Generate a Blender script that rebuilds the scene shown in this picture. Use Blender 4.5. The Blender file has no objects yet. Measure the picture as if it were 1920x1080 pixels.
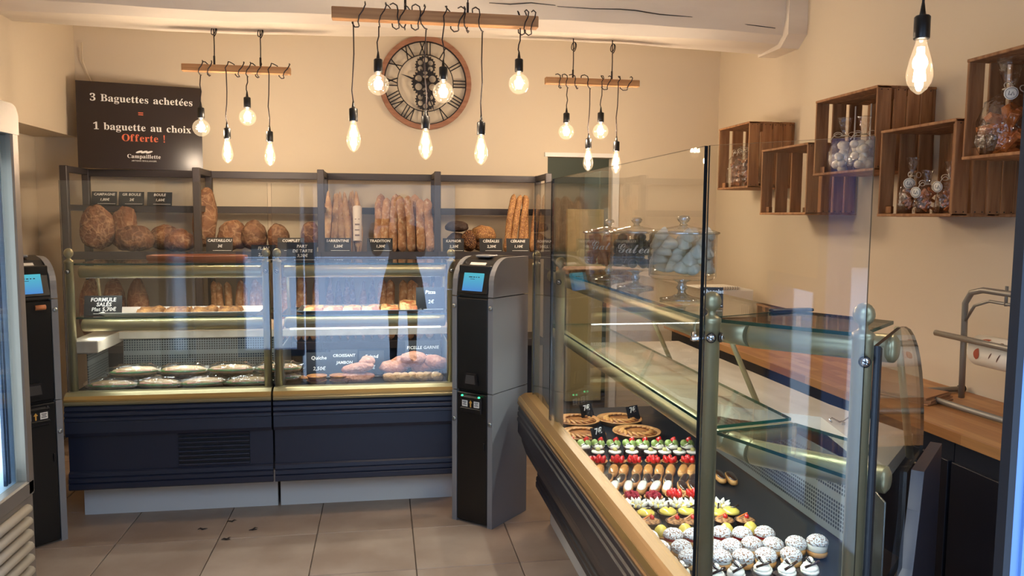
import bpy, math, random
from mathutils import Vector, Matrix, noise
random.seed(7)
S = bpy.context.scene
COL = S.collection
PI = math.pi

# ------------------------------------------------------------ camera, sky, exposure
cd = bpy.data.cameras.new('camera'); cd.sensor_width = 36; cd.lens = 1480 * 36 / 1920; cd.clip_start = .02
cam = bpy.data.objects.new('camera', cd); COL.objects.link(cam)
R_ = Vector((0.98677958, -0.16189415, 0.00750692)); U_ = Vector((0.00704634, 0.08913253, 0.99599485)); F_ = Vector((0.16191485, 0.98277448, -0.08909492))
cam.matrix_world = Matrix(((R_.x, U_.x, -F_.x, 0), (R_.y, U_.y, -F_.y, 0), (R_.z, U_.z, -F_.z, 1.5054), (0, 0, 0, 1)))
S.camera = cam
W = bpy.data.worlds.new('sky'); S.world = W; W.use_nodes = True
bg = W.node_tree.nodes['Background']; bg.inputs[0].default_value = (.44, .64, 1.0, 1); bg.inputs[1].default_value = 6.0
vs = S.view_settings; vs.view_transform = 'Standard'; vs.look = 'None'; vs.gamma = 1; vs.use_curve_mapping = False; vs.exposure = .16
BULB_W = 5.0            # watts of each filament bulb
TUBE_W = 2.2            # watts per metre of each display-case tube
WARM = (1.0, .77, .56)
c = S.cycles
c.max_bounces = 10; c.diffuse_bounces = 4; c.glossy_bounces = 4; c.transmission_bounces = 6; c.transparent_max_bounces = 40
c.sample_clamp_indirect = 5; c.caustics_reflective = False; c.caustics_refractive = False; c.use_denoising = True

def portal(name, x0, x1, z0, z1, y):
    l = bpy.data.lights.new(name, 'AREA'); l.shape = 'RECTANGLE'; l.size = x1 - x0; l.size_y = z1 - z0; l.cycles.is_portal = True
    o = bpy.data.objects.new(name, l); COL.objects.link(o); o.location = ((x0 + x1) / 2, y, (z0 + z1) / 2)
    o.rotation_euler = (PI / 2, 0, 0)
portal('doorway_portal', -.6, .9, 0, 2.5, .62)
portal('left_window_portal', -1.25, -.72, .25, 1.25, .62)
portal('right_window_portal', 1.02, 1.6, .25, 2.5, .62)

# ------------------------------------------------------------ helpers
def lin(r, g, b):
    f = lambda u: (u / 255 / 12.92) if u <= 10 else ((u / 255 + .055) / 1.055) ** 2.4
    return (f(r), f(g), f(b), 1)

MATS = {}
def nodes(name):
    m = bpy.data.materials.new(name); m.use_nodes = True
    return m, m.node_tree.nodes, m.node_tree.links, m.node_tree.nodes['Principled BSDF']

def mat(name, col, rough=.5, metal=0, col2=None, ns=8, stretch=(1, 1, 1), bump=0, bs=40, coat=0, trans=0, spec=None, sss=0, rnd=0, det=4, lo=.35, hi=.65):
    """principled surface; col2 = second colour mixed in by object-space noise; rnd = tone shift per object"""
    if name in MATS: return MATS[name]
    m, N, L, b = nodes(name)
    b.inputs['Base Color'].default_value = col; b.inputs['Roughness'].default_value = rough; b.inputs['Metallic'].default_value = metal
    b.inputs['Coat Weight'].default_value = coat; b.inputs['Transmission Weight'].default_value = trans
    if spec is not None: b.inputs['Specular IOR Level'].default_value = spec
    if sss: b.inputs['Subsurface Weight'].default_value = sss; b.inputs['Subsurface Radius'].default_value = (.01, .005, .003)
    out = None
    if col2 or bump:
        tc = N.new('ShaderNodeTexCoord'); mp = N.new('ShaderNodeMapping'); mp.inputs['Scale'].default_value = stretch
        L.new(tc.outputs['Object'], mp.inputs['Vector'])
        vec = mp.outputs['Vector']
        if rnd:
            oi = N.new('ShaderNodeObjectInfo'); ad = N.new('ShaderNodeVectorMath'); ad.operation = 'ADD'
            mu = N.new('ShaderNodeMath'); mu.operation = 'MULTIPLY'; mu.inputs[1].default_value = 37
            L.new(oi.outputs['Random'], mu.inputs[0]); L.new(mp.outputs['Vector'], ad.inputs[0]); L.new(mu.outputs[0], ad.inputs[1]); vec = ad.outputs[0]
    if col2:
        n = N.new('ShaderNodeTexNoise'); n.inputs['Scale'].default_value = ns; n.inputs['Detail'].default_value = det
        L.new(vec, n.inputs['Vector'])
        r = N.new('ShaderNodeMapRange'); r.inputs[1].default_value = lo; r.inputs[2].default_value = hi
        L.new(n.outputs['Fac'], r.inputs[0])
        mx = N.new('ShaderNodeMix'); mx.data_type = 'RGBA'; mx.inputs[6].default_value = col; mx.inputs[7].default_value = col2
        L.new(r.outputs[0], mx.inputs[0]); out = mx.outputs[2]
    if rnd:
        oi = N.new('ShaderNodeObjectInfo'); r = N.new('ShaderNodeMapRange'); r.inputs[3].default_value = 1 - rnd; r.inputs[4].default_value = 1 + rnd
        L.new(oi.outputs['Random'], r.inputs[0])
        h = N.new('ShaderNodeHueSaturation'); h.inputs['Color'].default_value = col
        L.new(r.outputs[0], h.inputs['Value'])
        if out: L.new(out, h.inputs['Color'])
        out = h.outputs[0]
    if out: L.new(out, b.inputs['Base Color'])
    if bump:
        n = N.new('ShaderNodeTexNoise'); n.inputs['Scale'].default_value = bs; n.inputs['Detail'].default_value = 3
        L.new(vec, n.inputs['Vector'])
        bp = N.new('ShaderNodeBump'); bp.inputs['Strength'].default_value = bump; bp.inputs['Distance'].default_value = .01
        L.new(n.outputs['Fac'], bp.inputs['Height']); L.new(bp.outputs[0], b.inputs['Normal'])
    MATS[name] = m
    return m

def emit(name, col, s):
    if name in MATS: return MATS[name]
    m, N, L, b = nodes(name); N.remove(b)
    e = N.new('ShaderNodeEmission'); e.inputs[0].default_value = col; e.inputs[1].default_value = s
    L.new(e.outputs[0], N['Material Output'].inputs[0]); MATS[name] = m
    return m

def clear(name, tint=(1, 1, 1, 1), f0=.045, pw=5, rough=0.0, body=0.0, bodycol=(1, 1, 1, 1), bump=0, bs=60, glow=0, glowcol=(1, .8, .5, 1)):
    """thin clear sheet: straight-through transmission plus Fresnel (Schlick) reflection"""
    if name in MATS: return MATS[name]
    m, N, L, b = nodes(name); N.remove(b)
    lw = N.new('ShaderNodeLayerWeight'); lw.inputs[0].default_value = .5
    p = N.new('ShaderNodeMath'); p.operation = 'POWER'; p.inputs[1].default_value = pw; L.new(lw.outputs['Facing'], p.inputs[0])
    q = N.new('ShaderNodeMath'); q.operation = 'MULTIPLY_ADD'; q.inputs[1].default_value = 1 - f0; q.inputs[2].default_value = f0; L.new(p.outputs[0], q.inputs[0])
    t = N.new('ShaderNodeBsdfTransparent'); t.inputs[0].default_value = tint
    g = N.new('ShaderNodeBsdfGlossy'); g.inputs['Roughness'].default_value = rough
    if bump:
        tc = N.new('ShaderNodeTexCoord'); n = N.new('ShaderNodeTexNoise'); n.inputs['Scale'].default_value = bs; L.new(tc.outputs['Object'], n.inputs['Vector'])
        bp = N.new('ShaderNodeBump'); bp.inputs['Strength'].default_value = bump; bp.inputs['Distance'].default_value = .02
        L.new(n.outputs['Fac'], bp.inputs['Height']); L.new(bp.outputs[0], g.inputs['Normal'])
    mx = N.new('ShaderNodeMixShader'); L.new(q.outputs[0], mx.inputs[0]); L.new(t.outputs[0], mx.inputs[1]); L.new(g.outputs[0], mx.inputs[2])
    o = mx.outputs[0]
    if body:
        d = N.new('ShaderNodeBsdfDiffuse'); d.inputs[0].default_value = bodycol
        m2 = N.new('ShaderNodeMixShader'); m2.inputs[0].default_value = body; L.new(o, m2.inputs[1]); L.new(d.outputs[0], m2.inputs[2]); o = m2.outputs[0]
    if glow:
        e = N.new('ShaderNodeEmission'); e.inputs[0].default_value = glowcol; e.inputs[1].default_value = glow
        a = N.new('ShaderNodeAddShader'); L.new(o, a.inputs[0]); L.new(e.outputs[0], a.inputs[1]); o = a.outputs[0]
    L.new(o, N['Material Output'].inputs[0]); MATS[name] = m
    return m

class MB:
    """collects shapes, then links them as ONE mesh object"""
    def __init__(s): s.v = []; s.f = []; s.m = []; s.s = []; s.X = Matrix.Identity(4); s.mi = 0
    def add(s, vs, fs, smooth=False):
        o = len(s.v); s.v += [tuple(s.X @ Vector(v)) for v in vs]
        for f in fs: s.f.append([o + i for i in f]); s.m.append(s.mi); s.s.append(smooth)
        return s
    def box(s, c, d, b=0, rz=0, R=None):
        x, y, z = d[0] / 2, d[1] / 2, d[2] / 2
        b = min(b, x * .95, y * .95, z * .95)
        M3 = R or Matrix.Rotation(rz, 3, 'Z'); c = Vector(c)
        if b <= 0:
            vs = [(i * x, j * y, k * z) for k in (-1, 1) for j in (-1, 1) for i in (-1, 1)]
            fs = [(0, 2, 3, 1), (4, 5, 7, 6), (0, 1, 5, 4), (2, 6, 7, 3), (0, 4, 6, 2), (1, 3, 7, 5)]
        else:
            vs = []; ix = {}
            for k in (-1, 1):
                for j in (-1, 1):
                    for i in (-1, 1):
                        for a in range(3):
                            p = [i * (x - b), j * (y - b), k * (z - b)]; p[a] = (i * x, j * y, k * z)[a]
                            ix[i, j, k, a] = len(vs); vs.append(tuple(p))
            fs = []
            for a in range(3):
                u, w = [(1, 2), (2, 0), (0, 1)][a]
                for sg in (-1, 1):
                    q = []
                    for (p, r) in ((-1, -1), (1, -1), (1, 1), (-1, 1)):
                        t = [0, 0, 0]; t[a] = sg; t[u] = p; t[w] = r; q.append(ix[t[0], t[1], t[2], a])
                    fs.append(q if sg > 0 else q[::-1])
            for a in range(3):
                u, w = [(1, 2), (2, 0), (0, 1)][a]
                for p in (-1, 1):
                    for r in (-1, 1):
                        t = [0, 0, 0]; t[u] = p; t[w] = r
                        t[a] = -1; A, B = ix[(*t, u)], ix[(*t, w)]; t[a] = 1; Cc, D = ix[(*t, u)], ix[(*t, w)]
                        q = [A, Cc, D, B]; fs.append(q if p * r < 0 else q[::-1])
            for k in (-1, 1):
                for j in (-1, 1):
                    for i in (-1, 1):
                        q = [ix[i, j, k, 0], ix[i, j, k, 1], ix[i, j, k, 2]]; fs.append(q if i * j * k > 0 else q[::-1])
        return s.add([c + M3 @ Vector(v) for v in vs], fs)
    def tube(s, pts, r, n=8, closed=False, caps=True, smooth=True, flat=1):
        P = [Vector(p) for p in pts]; k = len(P); rr = r if isinstance(r, (list, tuple)) else [r] * k
        vs = []; up = None
        for i, p in enumerate(P):
            t = (P[(i + 1) % k] - P[i - 1]) if closed else (P[min(i + 1, k - 1)] - P[max(i - 1, 0)])
            t = t.normalized() if t.length > 1e-9 else Vector((0, 0, 1))
            if up is None: up = Vector((0, 0, 1)) if abs(t.z) < .9 else Vector((0, 1, 0))
            a = (up - t * up.dot(t)); a = a.normalized() if a.length > 1e-6 else t.orthogonal().normalized()
            b = t.cross(a); up = a
            for j in range(n):
                an = 2 * PI * j / n; vs.append(p + a * (math.cos(an) * rr[i] * flat) + b * (math.sin(an) * rr[i]))
        fs = []
        for i in range(k if closed else k - 1):
            for j in range(n):
                q = (i + 1) % k
                fs.append((i * n + j, i * n + (j + 1) % n, q * n + (j + 1) % n, q * n + j))
        s.add(vs, fs, smooth)
        if caps and not closed:
            o = len(s.v) - len(vs)
            for f in ([o + j for j in range(n)][::-1], [o + (k - 1) * n + j for j in range(n)]):
                s.f.append(f); s.m.append(s.mi); s.s.append(False)
        return s
    def cyl(s, p0, p1, r, n=12, smooth=True): return s.tube([p0, p1], r, n, smooth=smooth)
    def lathe(s, prof, n=16, c=(0, 0, 0), axis='Z', smooth=True, fn=None):
        vs = []; fs = []; k = len(prof)
        for i, (r, z) in enumerate(prof):
            for j in range(n):
                a = 2 * PI * j / n; rr = r * (fn(a, z) if fn else 1); p = (rr * math.cos(a), rr * math.sin(a), z)
                if axis == 'Y': p = (p[0], -p[2], p[1])
                elif axis == 'X': p = (p[2], p[0], p[1])
                vs.append((c[0] + p[0], c[1] + p[1], c[2] + p[2]))
        for i in range(k - 1):
            for j in range(n):
                fs.append((i * n + j, i * n + (j + 1) % n, (i + 1) * n + (j + 1) % n, (i + 1) * n + j))
        if prof[0][0] > 1e-5: fs.append(tuple(range(n))[::-1])
        if prof[-1][0] > 1e-5: fs.append(tuple((k - 1) * n + j for j in range(n)))
        return s.add(vs, fs, smooth)
    def ball(s, c, r, nu=12, nv=8, fn=None, R=None):
        r = r if isinstance(r, (tuple, list)) else (r, r, r); vs = []; fs = []; c = Vector(c)
        for i in range(nv + 1):
            t = PI * i / nv
            for j in range(nu):
                a = 2 * PI * j / nu; d = Vector((math.sin(t) * math.cos(a), math.sin(t) * math.sin(a), math.cos(t)))
                k = fn(d) if fn else 1
                p = Vector((d.x * r[0] * k, d.y * r[1] * k, d.z * r[2] * k)); vs.append(c + (R @ p if R else p))
        for i in range(nv):
            for j in range(nu): fs.append((i * nu + j, (i + 1) * nu + j, (i + 1) * nu + (j + 1) % nu, i * nu + (j + 1) % nu))
        return s.add(vs, fs, True)
    def prism(s, poly, d, o=(0, 0, 0), U=(1, 0, 0), V=(0, 1, 0), smooth=False, side=None):
        """poly in (U,V) extruded by vector d (a length = along UxV); side = material slot of the rim"""
        U = Vector(U); V = Vector(V); o = Vector(o); Wv = U.cross(V) * d if not isinstance(d, (tuple, Vector)) else Vector(d)
        A = [o + U * a + V * b for a, b in poly]; n = len(A)
        ar = sum(poly[i][0] * poly[(i + 1) % n][1] - poly[(i + 1) % n][0] * poly[i][1] for i in range(n))
        if ar * U.cross(V).dot(Wv) < 0: A = A[::-1]
        B = [a + Wv for a in A]; m0 = s.mi
        s.add(A + B, [tuple(range(n))[::-1], tuple(range(n, 2 * n))])
        if side is not None: s.mi = side
        k = len(s.v) - 2 * n
        for i in range(n):
            j = (i + 1) % n; s.f.append([k + i, k + j, k + n + j, k + n + i]); s.m.append(s.mi); s.s.append(smooth)
        s.mi = m0
        return s
    def sweep(s, path, prof, smooth=False):
        """closed profile (v inward, z) swept along a plan polyline with mitred corners; inward = right of travel"""
        P = [Vector(p) for p in path]; n = len(prof); vs = []
        for i, p in enumerate(P):
            d0 = (P[i] - P[i - 1]).normalized() if i > 0 else (P[1] - P[0]).normalized()
            d1 = (P[i + 1] - P[i]).normalized() if i < len(P) - 1 else d0
            n0 = Vector((d0.y, -d0.x)); n1 = Vector((d1.y, -d1.x)); nn = (n0 + n1); nn = nn / max(.2, (1 + n0.dot(n1)))
            for v, z in prof: q = p + nn * v; vs.append((q.x, q.y, z))
        fs = []
        for i in range(len(P) - 1):
            for j in range(n):
                k = (j + 1) % n; fs.append((i * n + j, i * n + k, (i + 1) * n + k, (i + 1) * n + j))
        fs.append(tuple(range(n))[::-1]); e = (len(P) - 1) * n; fs.append(tuple(range(e, e + n)))
        return s.add(vs, fs, smooth)
    def build(s, name, mats, parent=None, loc=None, rot=None):
        me = bpy.data.meshes.new(name); me.from_pydata(s.v, [], s.f)
        for m in (mats if isinstance(mats, (list, tuple)) else [mats]): me.materials.append(m)
        me.polygons.foreach_set('material_index', s.m); me.polygons.foreach_set('use_smooth', s.s); me.update()
        return link(name, me, parent, loc, rot)

def link(name, data, parent=None, loc=None, rot=None):
    o = bpy.data.objects.new(name, data); COL.objects.link(o)
    if parent: o.parent = parent
    if loc: o.location = loc
    if rot: o.rotation_euler = rot
    return o
def tag(o, label, cat, group=None, kind=None):
    o['label'] = label; o['category'] = cat
    if group: o['group'] = group
    if kind: o['kind'] = kind
    return o
def thing(name, label, cat, loc=(0, 0, 0), rz=0, group=None):
    o = link(name, None, None, loc, (0, 0, rz)); o.empty_display_size = .05
    return tag(o, label, cat, group)
def struct(name, mb, m, label=None):
    o = mb.build(name, m); o['kind'] = 'structure'
    if label: o['label'] = label
    return o
KIDS = {}
def copy_tree(o, label=None, loc=None, rz=None, parent=None):
    c = o.copy(); COL.objects.link(c)
    if parent: c.parent = parent
    if label: c['label'] = label
    if loc is not None: c.location = loc
    if rz is not None: c.rotation_euler = (c.rotation_euler[0], c.rotation_euler[1], rz)
    for ch in o.children: copy_tree(ch, parent=c)
    return c
ORD = ['first', 'second', 'third', 'fourth', 'fifth', 'sixth', 'seventh', 'eighth', 'ninth', 'tenth', 'eleventh', 'twelfth']
def row(make, pts, label, group, rots=None):
    """pts: positions; the first is built by make(), the rest are copies; label has {} for the place in the row"""
    r0 = None
    for i, p in enumerate(pts):
        lab = label.format(ORD[i] if i < len(pts) - 1 or len(pts) < 3 else 'last'); rz = rots(i) if rots else random.uniform(0, 6)
        if r0 is None: r0 = make(); r0.location = p; r0.rotation_euler[2] = rz; r0['label'] = lab; r0['group'] = group
        else: copy_tree(r0, lab, p, rz)

# ------------------------------------------------------------ lettering
GLYPHS = {}
for part in """3:163,-7 117,-4 81,5 53,18 34,35 23,54 19,74 23,96 36,113 54,123 76,126 82,89 99,62 125,46 158,40 199,49 216,61 230,79 238,105 241,139 234,174 214,202 181,221 95,227 95,269 140,269 178,275 204,296 220,327 225,367 221,400 211,424 193,440 169,445 148,441 133,430 122,413 113,367 111,341 75,345 47,356 30,374 24,401 34,434 62,461 108,480 173,486 237,479 286,458 317,423 328,377 320,335 298,301 265,275 225,256 279,238 305,222 326,201 340,174 345,138 341,101 329,70 312,44 261,10 197,-5;B:16,0 16,17 45,22 62,32 72,51 75,369 69,412 62,425 36,437 15,439 15,455 220,455 352,429 396,351 369,283 287,247 385,206 418,132 407,76 371,35 314,9 238,0|182,252 234,257 263,272 279,301 285,345 281,385 269,412 248,428 216,434 198,432 188,425 182,391|222,24 259,30 283,49 296,81 301,128 295,176 277,208 245,225 182,231 184,46 190,33 202,26;a:255,-10 216,1 200,35 151,2 95,-9 64,-4 40,11 25,34 20,63 31,104 63,136 119,164 199,190 196,266 187,282 171,292 148,296 115,290 104,274 113,257 123,231 120,215 110,202 77,191 59,194 45,203 36,218 33,236 37,259 49,278 69,295 95,308 126,316 162,318 223,312 263,292 285,259 293,210 293,48 298,36 312,36 320,42 329,28 294,-1|151,34 174,41 199,63 199,169 138,139 118,84 126,46;g:146,-140 89,-136 48,-122 22,-100 14,-75 28,-46 69,-26 35,-1 24,30 28,54 42,74 102,110 42,150 22,212 27,242 40,268 60,289 88,305 120,315 157,318 196,315 233,304 317,304 317,268 268,268 286,237 291,203 288,176 276,151 258,131 234,116 205,106 164,103 149,104 126,102 104,84 101,71 111,55 141,49 223,47 259,40 285,29 303,13 312,-9 316,-37 305,-80 272,-113 219,-133|157,124 178,130 190,146 197,173 197,249 190,276 178,292 157,297 137,292 124,276 114,211 124,146 137,130|161,-116 238,-104 263,-66 260,-51 249,-41 205,-34 97,-34 79,-52 73,-73 79,-89 95,-103 122,-113;u:131,-10 91,-3 65,17 51,51 46,97 44,268 39,282 29,291 11,294 11,310 142,310 144,58 162,38 177,36 205,43 228,66 226,269 221,283 209,291 189,294 189,310 324,310 326,51 331,39 360,30 360,13 300,7 228,-10 228,40 209,19 186,3 160,-7;e:154,-10 117,-5 85,10 58,35 37,69 24,109 19,157 24,201 38,240 59,273 87,298 120,313 157,318 209,309 249,280 274,234 283,166 117,166 138,73 199,42 237,53 270,86 285,73 228,11|116,192 201,192 199,252 193,277 181,292 161,297 127,274;t:124,-9 89,-4 66,10 53,36 48,71 48,279 20,279 20,300 88,369 129,424 144,424 144,310 208,310 208,279 144,279 146,64 149,51 168,40 189,49 206,75 222,66 182,9;s:151,-10 122,-6 80,8 60,4 51,-9 36,-9 36,105 53,105 66,68 87,39 112,21 140,15 162,18 179,27 189,40 192,58 183,84 156,105 76,148 54,169 41,193 37,220 44,259 65,291 98,312 153,318 181,312 202,307 210,305 223,308 230,319 244,319 244,222 228,222 215,254 196,277 174,291 149,296 130,294 116,286 105,259 107,244 128,222 191,189 221,172 241,151 253,127 257,95 250,51 228,18 194,-3;c:156,-10 119,-5 87,11 59,35 38,68 24,106 19,150 25,196 40,237 64,271 96,297 133,313 175,319 218,314 250,298 271,275 277,245 275,228 266,215 253,207 236,204 206,216 196,256 197,266 190,290 169,297 126,269 112,187 118,123 137,76 166,48 204,38 239,47 271,72 285,60 227,8;h:18,0 18,16 35,19 51,37 52,399 46,429 36,437 19,440 19,455 148,455 148,267 190,305 243,318 309,292 330,212 332,38 337,26 363,16 363,0 202,0 202,16 228,26 235,56 234,241 229,258 219,268 203,271 173,262 148,235 149,38 154,26 180,16 180,0;1:65,0 65,36 135,38 146,45 154,79 154,416 108,365 87,351 67,346 52,349 40,359 31,375 28,396 74,412 132,447 179,482 254,482 256,61 261,47 271,38 343,36 343,0;b:43,-11 41,414 37,428 26,436 8,439 8,455 138,455 138,279 175,308 221,318 254,313 284,299 308,276 326,245 338,208 342,166 337,118 323,75 300,40 270,13 233,-4 192,-10 148,-1 105,28 53,-11|183,14 213,23 232,49 242,95 245,160 242,213 231,251 212,273 184,280 155,270 138,242 138,69 149,28;o:169,-10 127,-5 90,11 60,37 38,70 24,110 19,154 24,199 38,239 60,272 90,297 127,313 168,318 209,313 245,298 275,273 298,240 312,200 317,154 312,108 298,69 275,36 245,11 210,-5|169,11 193,18 209,39 217,81 220,154 217,227 208,271 192,292 169,299 144,292 128,271 120,227 118,114 123,56 128,39 144,18;i:101,362 81,366 65,376 54,393 50,412 54,432 65,449 81,460 101,463 120,460 137,449 147,432 151,412 147,393 136,376 120,366|18,0 18,16 35,19 51,37 52,252 47,285 20,293 21,310 148,310 150,38 154,26 180,16 180,0;x:5,0 5,15 34,29 62,56 123,136 43,263 24,285 4,293 4,310 169,310 169,294 147,291 140,280 149,260 183,206 232,268 233,286 217,293 201,294 201,310 311,310 311,296 283,283 254,254 198,184 297,28 310,17 319,15 319,0 155,0 155,16 178,19 185,30 173,59 138,114 88,46 85,34 92,20 118,15 118,0;O:261,-11 213,-6 169,7 129,29 94,58 66,93 45,134 32,179 28,228 32,276 45,321 66,362 95,397 130,426 170,448 216,462 265,466 313,462 357,448 397,427 431,399 459,364 481,323 494,277 498,228 494,179 481,134 459,93 430,58 395,29 355,7 310,-6|265,12 351,66 379,228 371,321 348,389 310,430 260,443 174,389 145,228 153,135 177,67 215,26;f:15,0 15,16 40,22 50,35 52,73 52,277 16,277 16,310 52,310 52,353 60,400 85,436 123,457 174,465 212,460 240,446 257,425 263,400 260,381 252,367 239,358 224,355 195,365 187,376 187,405 194,423 197,430 193,441 163,440 153,430 148,390 148,310 203,310 203,277 148,277 150,40 158,26 173,18 199,16 199,0;r:18,0 18,16 35,19 51,37 52,252 46,285 37,291 20,293 21,310 146,310 146,252 165,280 187,301 210,314 233,318 258,315 275,304 286,287 287,248 278,234 265,225 233,224 214,240 199,257 189,260 175,255 162,241 152,220 149,56 159,25 197,16 197,0;C:257,-11 193,-3 137,20 91,56 56,104 34,162 26,228 34,294 56,351 92,399 139,435 195,458 259,465 309,459 377,436 388,435 408,443 419,465 437,465 437,308 420,308 392,364 356,407 313,434 265,443 174,389 144,226 177,74 278,24 318,29 358,45 395,71 428,106 447,89 365,14;m:18,0 18,16 35,19 51,37 52,253 46,284 36,291 19,294 19,310 146,310 146,265 188,305 237,318 292,304 320,261 364,304 418,318 482,292 504,212 505,38 510,26 536,16 536,0 377,0 377,16 403,26 410,56 408,241 404,258 394,268 377,271 349,263 324,237 326,38 331,26 340,19 356,16 356,0 199,0 199,16 225,26 232,56 230,241 226,258 216,268 199,271 170,262 146,235 148,38 152,27 162,19 177,16 177,0;p:17,-139 17,-124 40,-117 50,-101 52,-64 51,269 46,283 37,291 19,295 19,310 143,310 143,263 180,305 230,319 264,314 293,298 317,274 335,241 346,203 350,160 346,113 334,72 316,38 291,12 261,-5 227,-10 183,1 148,32 149,-81 158,-110 167,-118 197,-123 197,-139|195,28 222,36 239,59 249,99 253,154 250,208 241,248 225,270 199,278 171,267 148,235 148,69 167,38;l:18,0 18,16 35,19 51,37 52,398 47,429 38,436 20,439 20,455 148,455 150,38 154,26 180,16 180,0;!:71,135 54,480 126,480 109,135|90,-9 74,-7 60,1 51,15 48,36 51,57 60,71 74,79 106,79 119,71 129,57 132,36 129,15 119,1 106,-7;sG:266,-6 210,-1 169,15 144,41 136,73 140,96 154,115 174,126 217,128 232,120 241,109 244,95 233,72 189,52 185,42 190,30 224,15 246,13 281,21 313,48 379,147 351,135 320,132 273,141 236,169 226,168 217,168 182,171 151,181 126,197 107,218 95,243 91,271 97,304 112,336 138,365 173,390 210,407 253,412 251,404 219,386 176,344 156,315 142,284 137,254 142,225 158,203 183,188 217,183 223,184 217,212 214,238 217,267 244,321 290,366 346,400 403,418 456,417 477,406 490,389 495,367 481,322 440,268 379,218 328,189 275,173 292,154 322,148 368,157 462,212 486,220 488,215 469,187 449,121 420,58 399,36 373,18 342,5|275,190 317,204 390,247 443,299 472,347 473,382 458,401 430,400 389,374 347,330 309,275 282,218;sa:210,-5 194,-2 180,7 170,21 167,40 127,7 83,-4 56,0 35,12 21,32 16,58 20,83 50,135 99,178 158,203 187,207 219,199 234,177 247,204 322,207 252,63 242,42 243,32 254,32 275,45 300,65 311,75 324,62 262,12|97,12 120,19 146,40 196,109 220,164 213,181 197,188 171,176 141,145 112,104 90,62 82,27 87,17;st:36,127 77,167 109,205 140,252 215,377 300,380 251,295 296,295 289,273 236,273 188,193 146,117 113,55 103,28 111,20 140,33 190,75 203,62 144,13 116,0 87,-4 66,-1 51,9 41,25 40,58 50,85 68,122 83,148 47,113;se:101,-5 65,1 37,16 18,40 11,66 16,90 47,138 98,179 155,204 182,207 205,204 224,194 236,180 240,162 236,142 222,123 171,90 97,69 85,30 90,19 106,15 135,19 196,48 228,75 240,62 206,33 170,12 134,-1|104,86 147,100 181,131 191,148 194,165 191,181 182,186 159,173 131,136;su:359,62 299,10 277,0 254,-3 228,0 210,9 198,24 194,48 196,57 171,33 143,13 115,1 88,-3 67,0 51,9 40,24 37,42 48,79 81,144 62,127 48,113 36,127 73,162 109,201 207,207 122,55 120,29 128,27 150,39 207,103 248,165 267,201 365,207 271,40 269,24 276,21 302,35 346,75;sx:38,127 49,138 64,154 85,174 112,195 137,205 150,200 160,185 169,127 169,117 181,154 197,182 215,201 234,207 259,199 267,177 259,156 238,148 220,154 212,172 194,143 174,75 171,44 174,29 184,24 210,37 253,75 267,62 211,14 167,0 140,5 120,21 107,46 102,79 79,37 58,12 39,-1 19,-5 -2,3 -9,25 -1,47 8,54 32,55 47,42 49,32 78,63 100,106 108,145 106,155 94,156 77,141 60,122 52,113""".split(';'):
    k, v = part.split(':', 1); GLYPHS[k] = [[tuple(map(int, q.split(','))) for q in r.split()] for r in v.split('|')]
def fill(rings, ext=.0006, name='outline'):
    """flat mesh of closed outlines (holes cut), standing in the XZ plane and facing -Y"""
    cu = bpy.data.curves.new(name, 'CURVE'); cu.dimensions = '2D'; cu.fill_mode = 'BOTH'; cu.extrude = ext
    for r in rings:
        sp = cu.splines.new('POLY'); sp.points.add(len(r) - 1); sp.use_cyclic_u = True
        for p, q in zip(sp.points, r): p.co = (q[0], q[1], 0, 1)
    return _mesh(cu)
def _mesh(cu):
    o = bpy.data.objects.new('outline', cu); me = bpy.data.meshes.new_from_object(o)
    me.transform(Matrix.Rotation(PI / 2, 4, 'X')); bpy.data.objects.remove(o); bpy.data.curves.remove(cu)
    return me
def serif(body, size, align='C', pre=''):
    x = 0; rings = []
    for ch in body:
        if ch == ' ': x += 260; continue
        if ch == '=':
            for y in (110, 230): rings.append([(x + 30, y), (x + 330, y), (x + 330, y + 60), (x + 30, y + 60)])
            x += 360; continue
        g = GLYPHS[pre + {'é': 'e'}.get(ch, ch)]
        for r in g: rings.append([(x + a, b) for a, b in r])
        if ch == 'é': rings.append([(x + 130, 350), (x + 210, 470), (x + 280, 450), (x + 170, 345)])
        x += max(a for r in g for a, _ in r) + (20 if not pre else -8)
    k = size / 480; dx = x / 2 if align == 'C' else 0
    return fill([[((a - dx) * k, b * k) for a, b in r] for r in rings])
def chalk(body, size, shear=.15, bold=0.0, space=1.05):
    cu = bpy.data.curves.new('chalk', 'FONT'); cu.body = body; cu.size = size; cu.align_x = 'CENTER'; cu.shear = shear; cu.offset = bold
    cu.extrude = .0006; cu.resolution_u = 2; cu.space_character = space
    return _mesh(cu)
def letters(me, m, parent, loc, rot=None, name='lettering'):
    me.materials.append(m); o = link(name, me, parent, loc, rot)
    if name == 'lettering': o['kind'] = 'stuff'
    return o
# ------------------------------------------------------------ materials
M_WALL = mat('wall_paint', lin(214, 198, 172), .85, bump=.06, bs=25)
M_BEAM = mat('beam_paint', lin(230, 218, 200), .8, col2=lin(218, 204, 186), ns=3, stretch=(.4, 2, 2), bump=.25, bs=9)
M_CEIL = mat('ceiling_paint', lin(228, 220, 205), .9)
M_TILE = mat('floor_tile', lin(164, 144, 126), .42, col2=lin(144, 122, 104), ns=3.5, bump=.04, bs=30, rnd=.05, det=6)
M_GROUT = mat('grout', lin(112, 98, 84), .9)
M_NAVY = mat('navy_panel', lin(35, 40, 57), .38, spec=.5)
M_KICK = mat('kick_plate', lin(224, 222, 216), .45)
M_CHAMP = mat('champagne_metal', lin(162, 152, 116), .36, metal=.65, spec=.5)
M_GOLD = mat('gold_trim', lin(200, 160, 96), .3, metal=.75)
M_GOLD2 = mat('gold_ledge', lin(136, 102, 58), .36, metal=.6)
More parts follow.
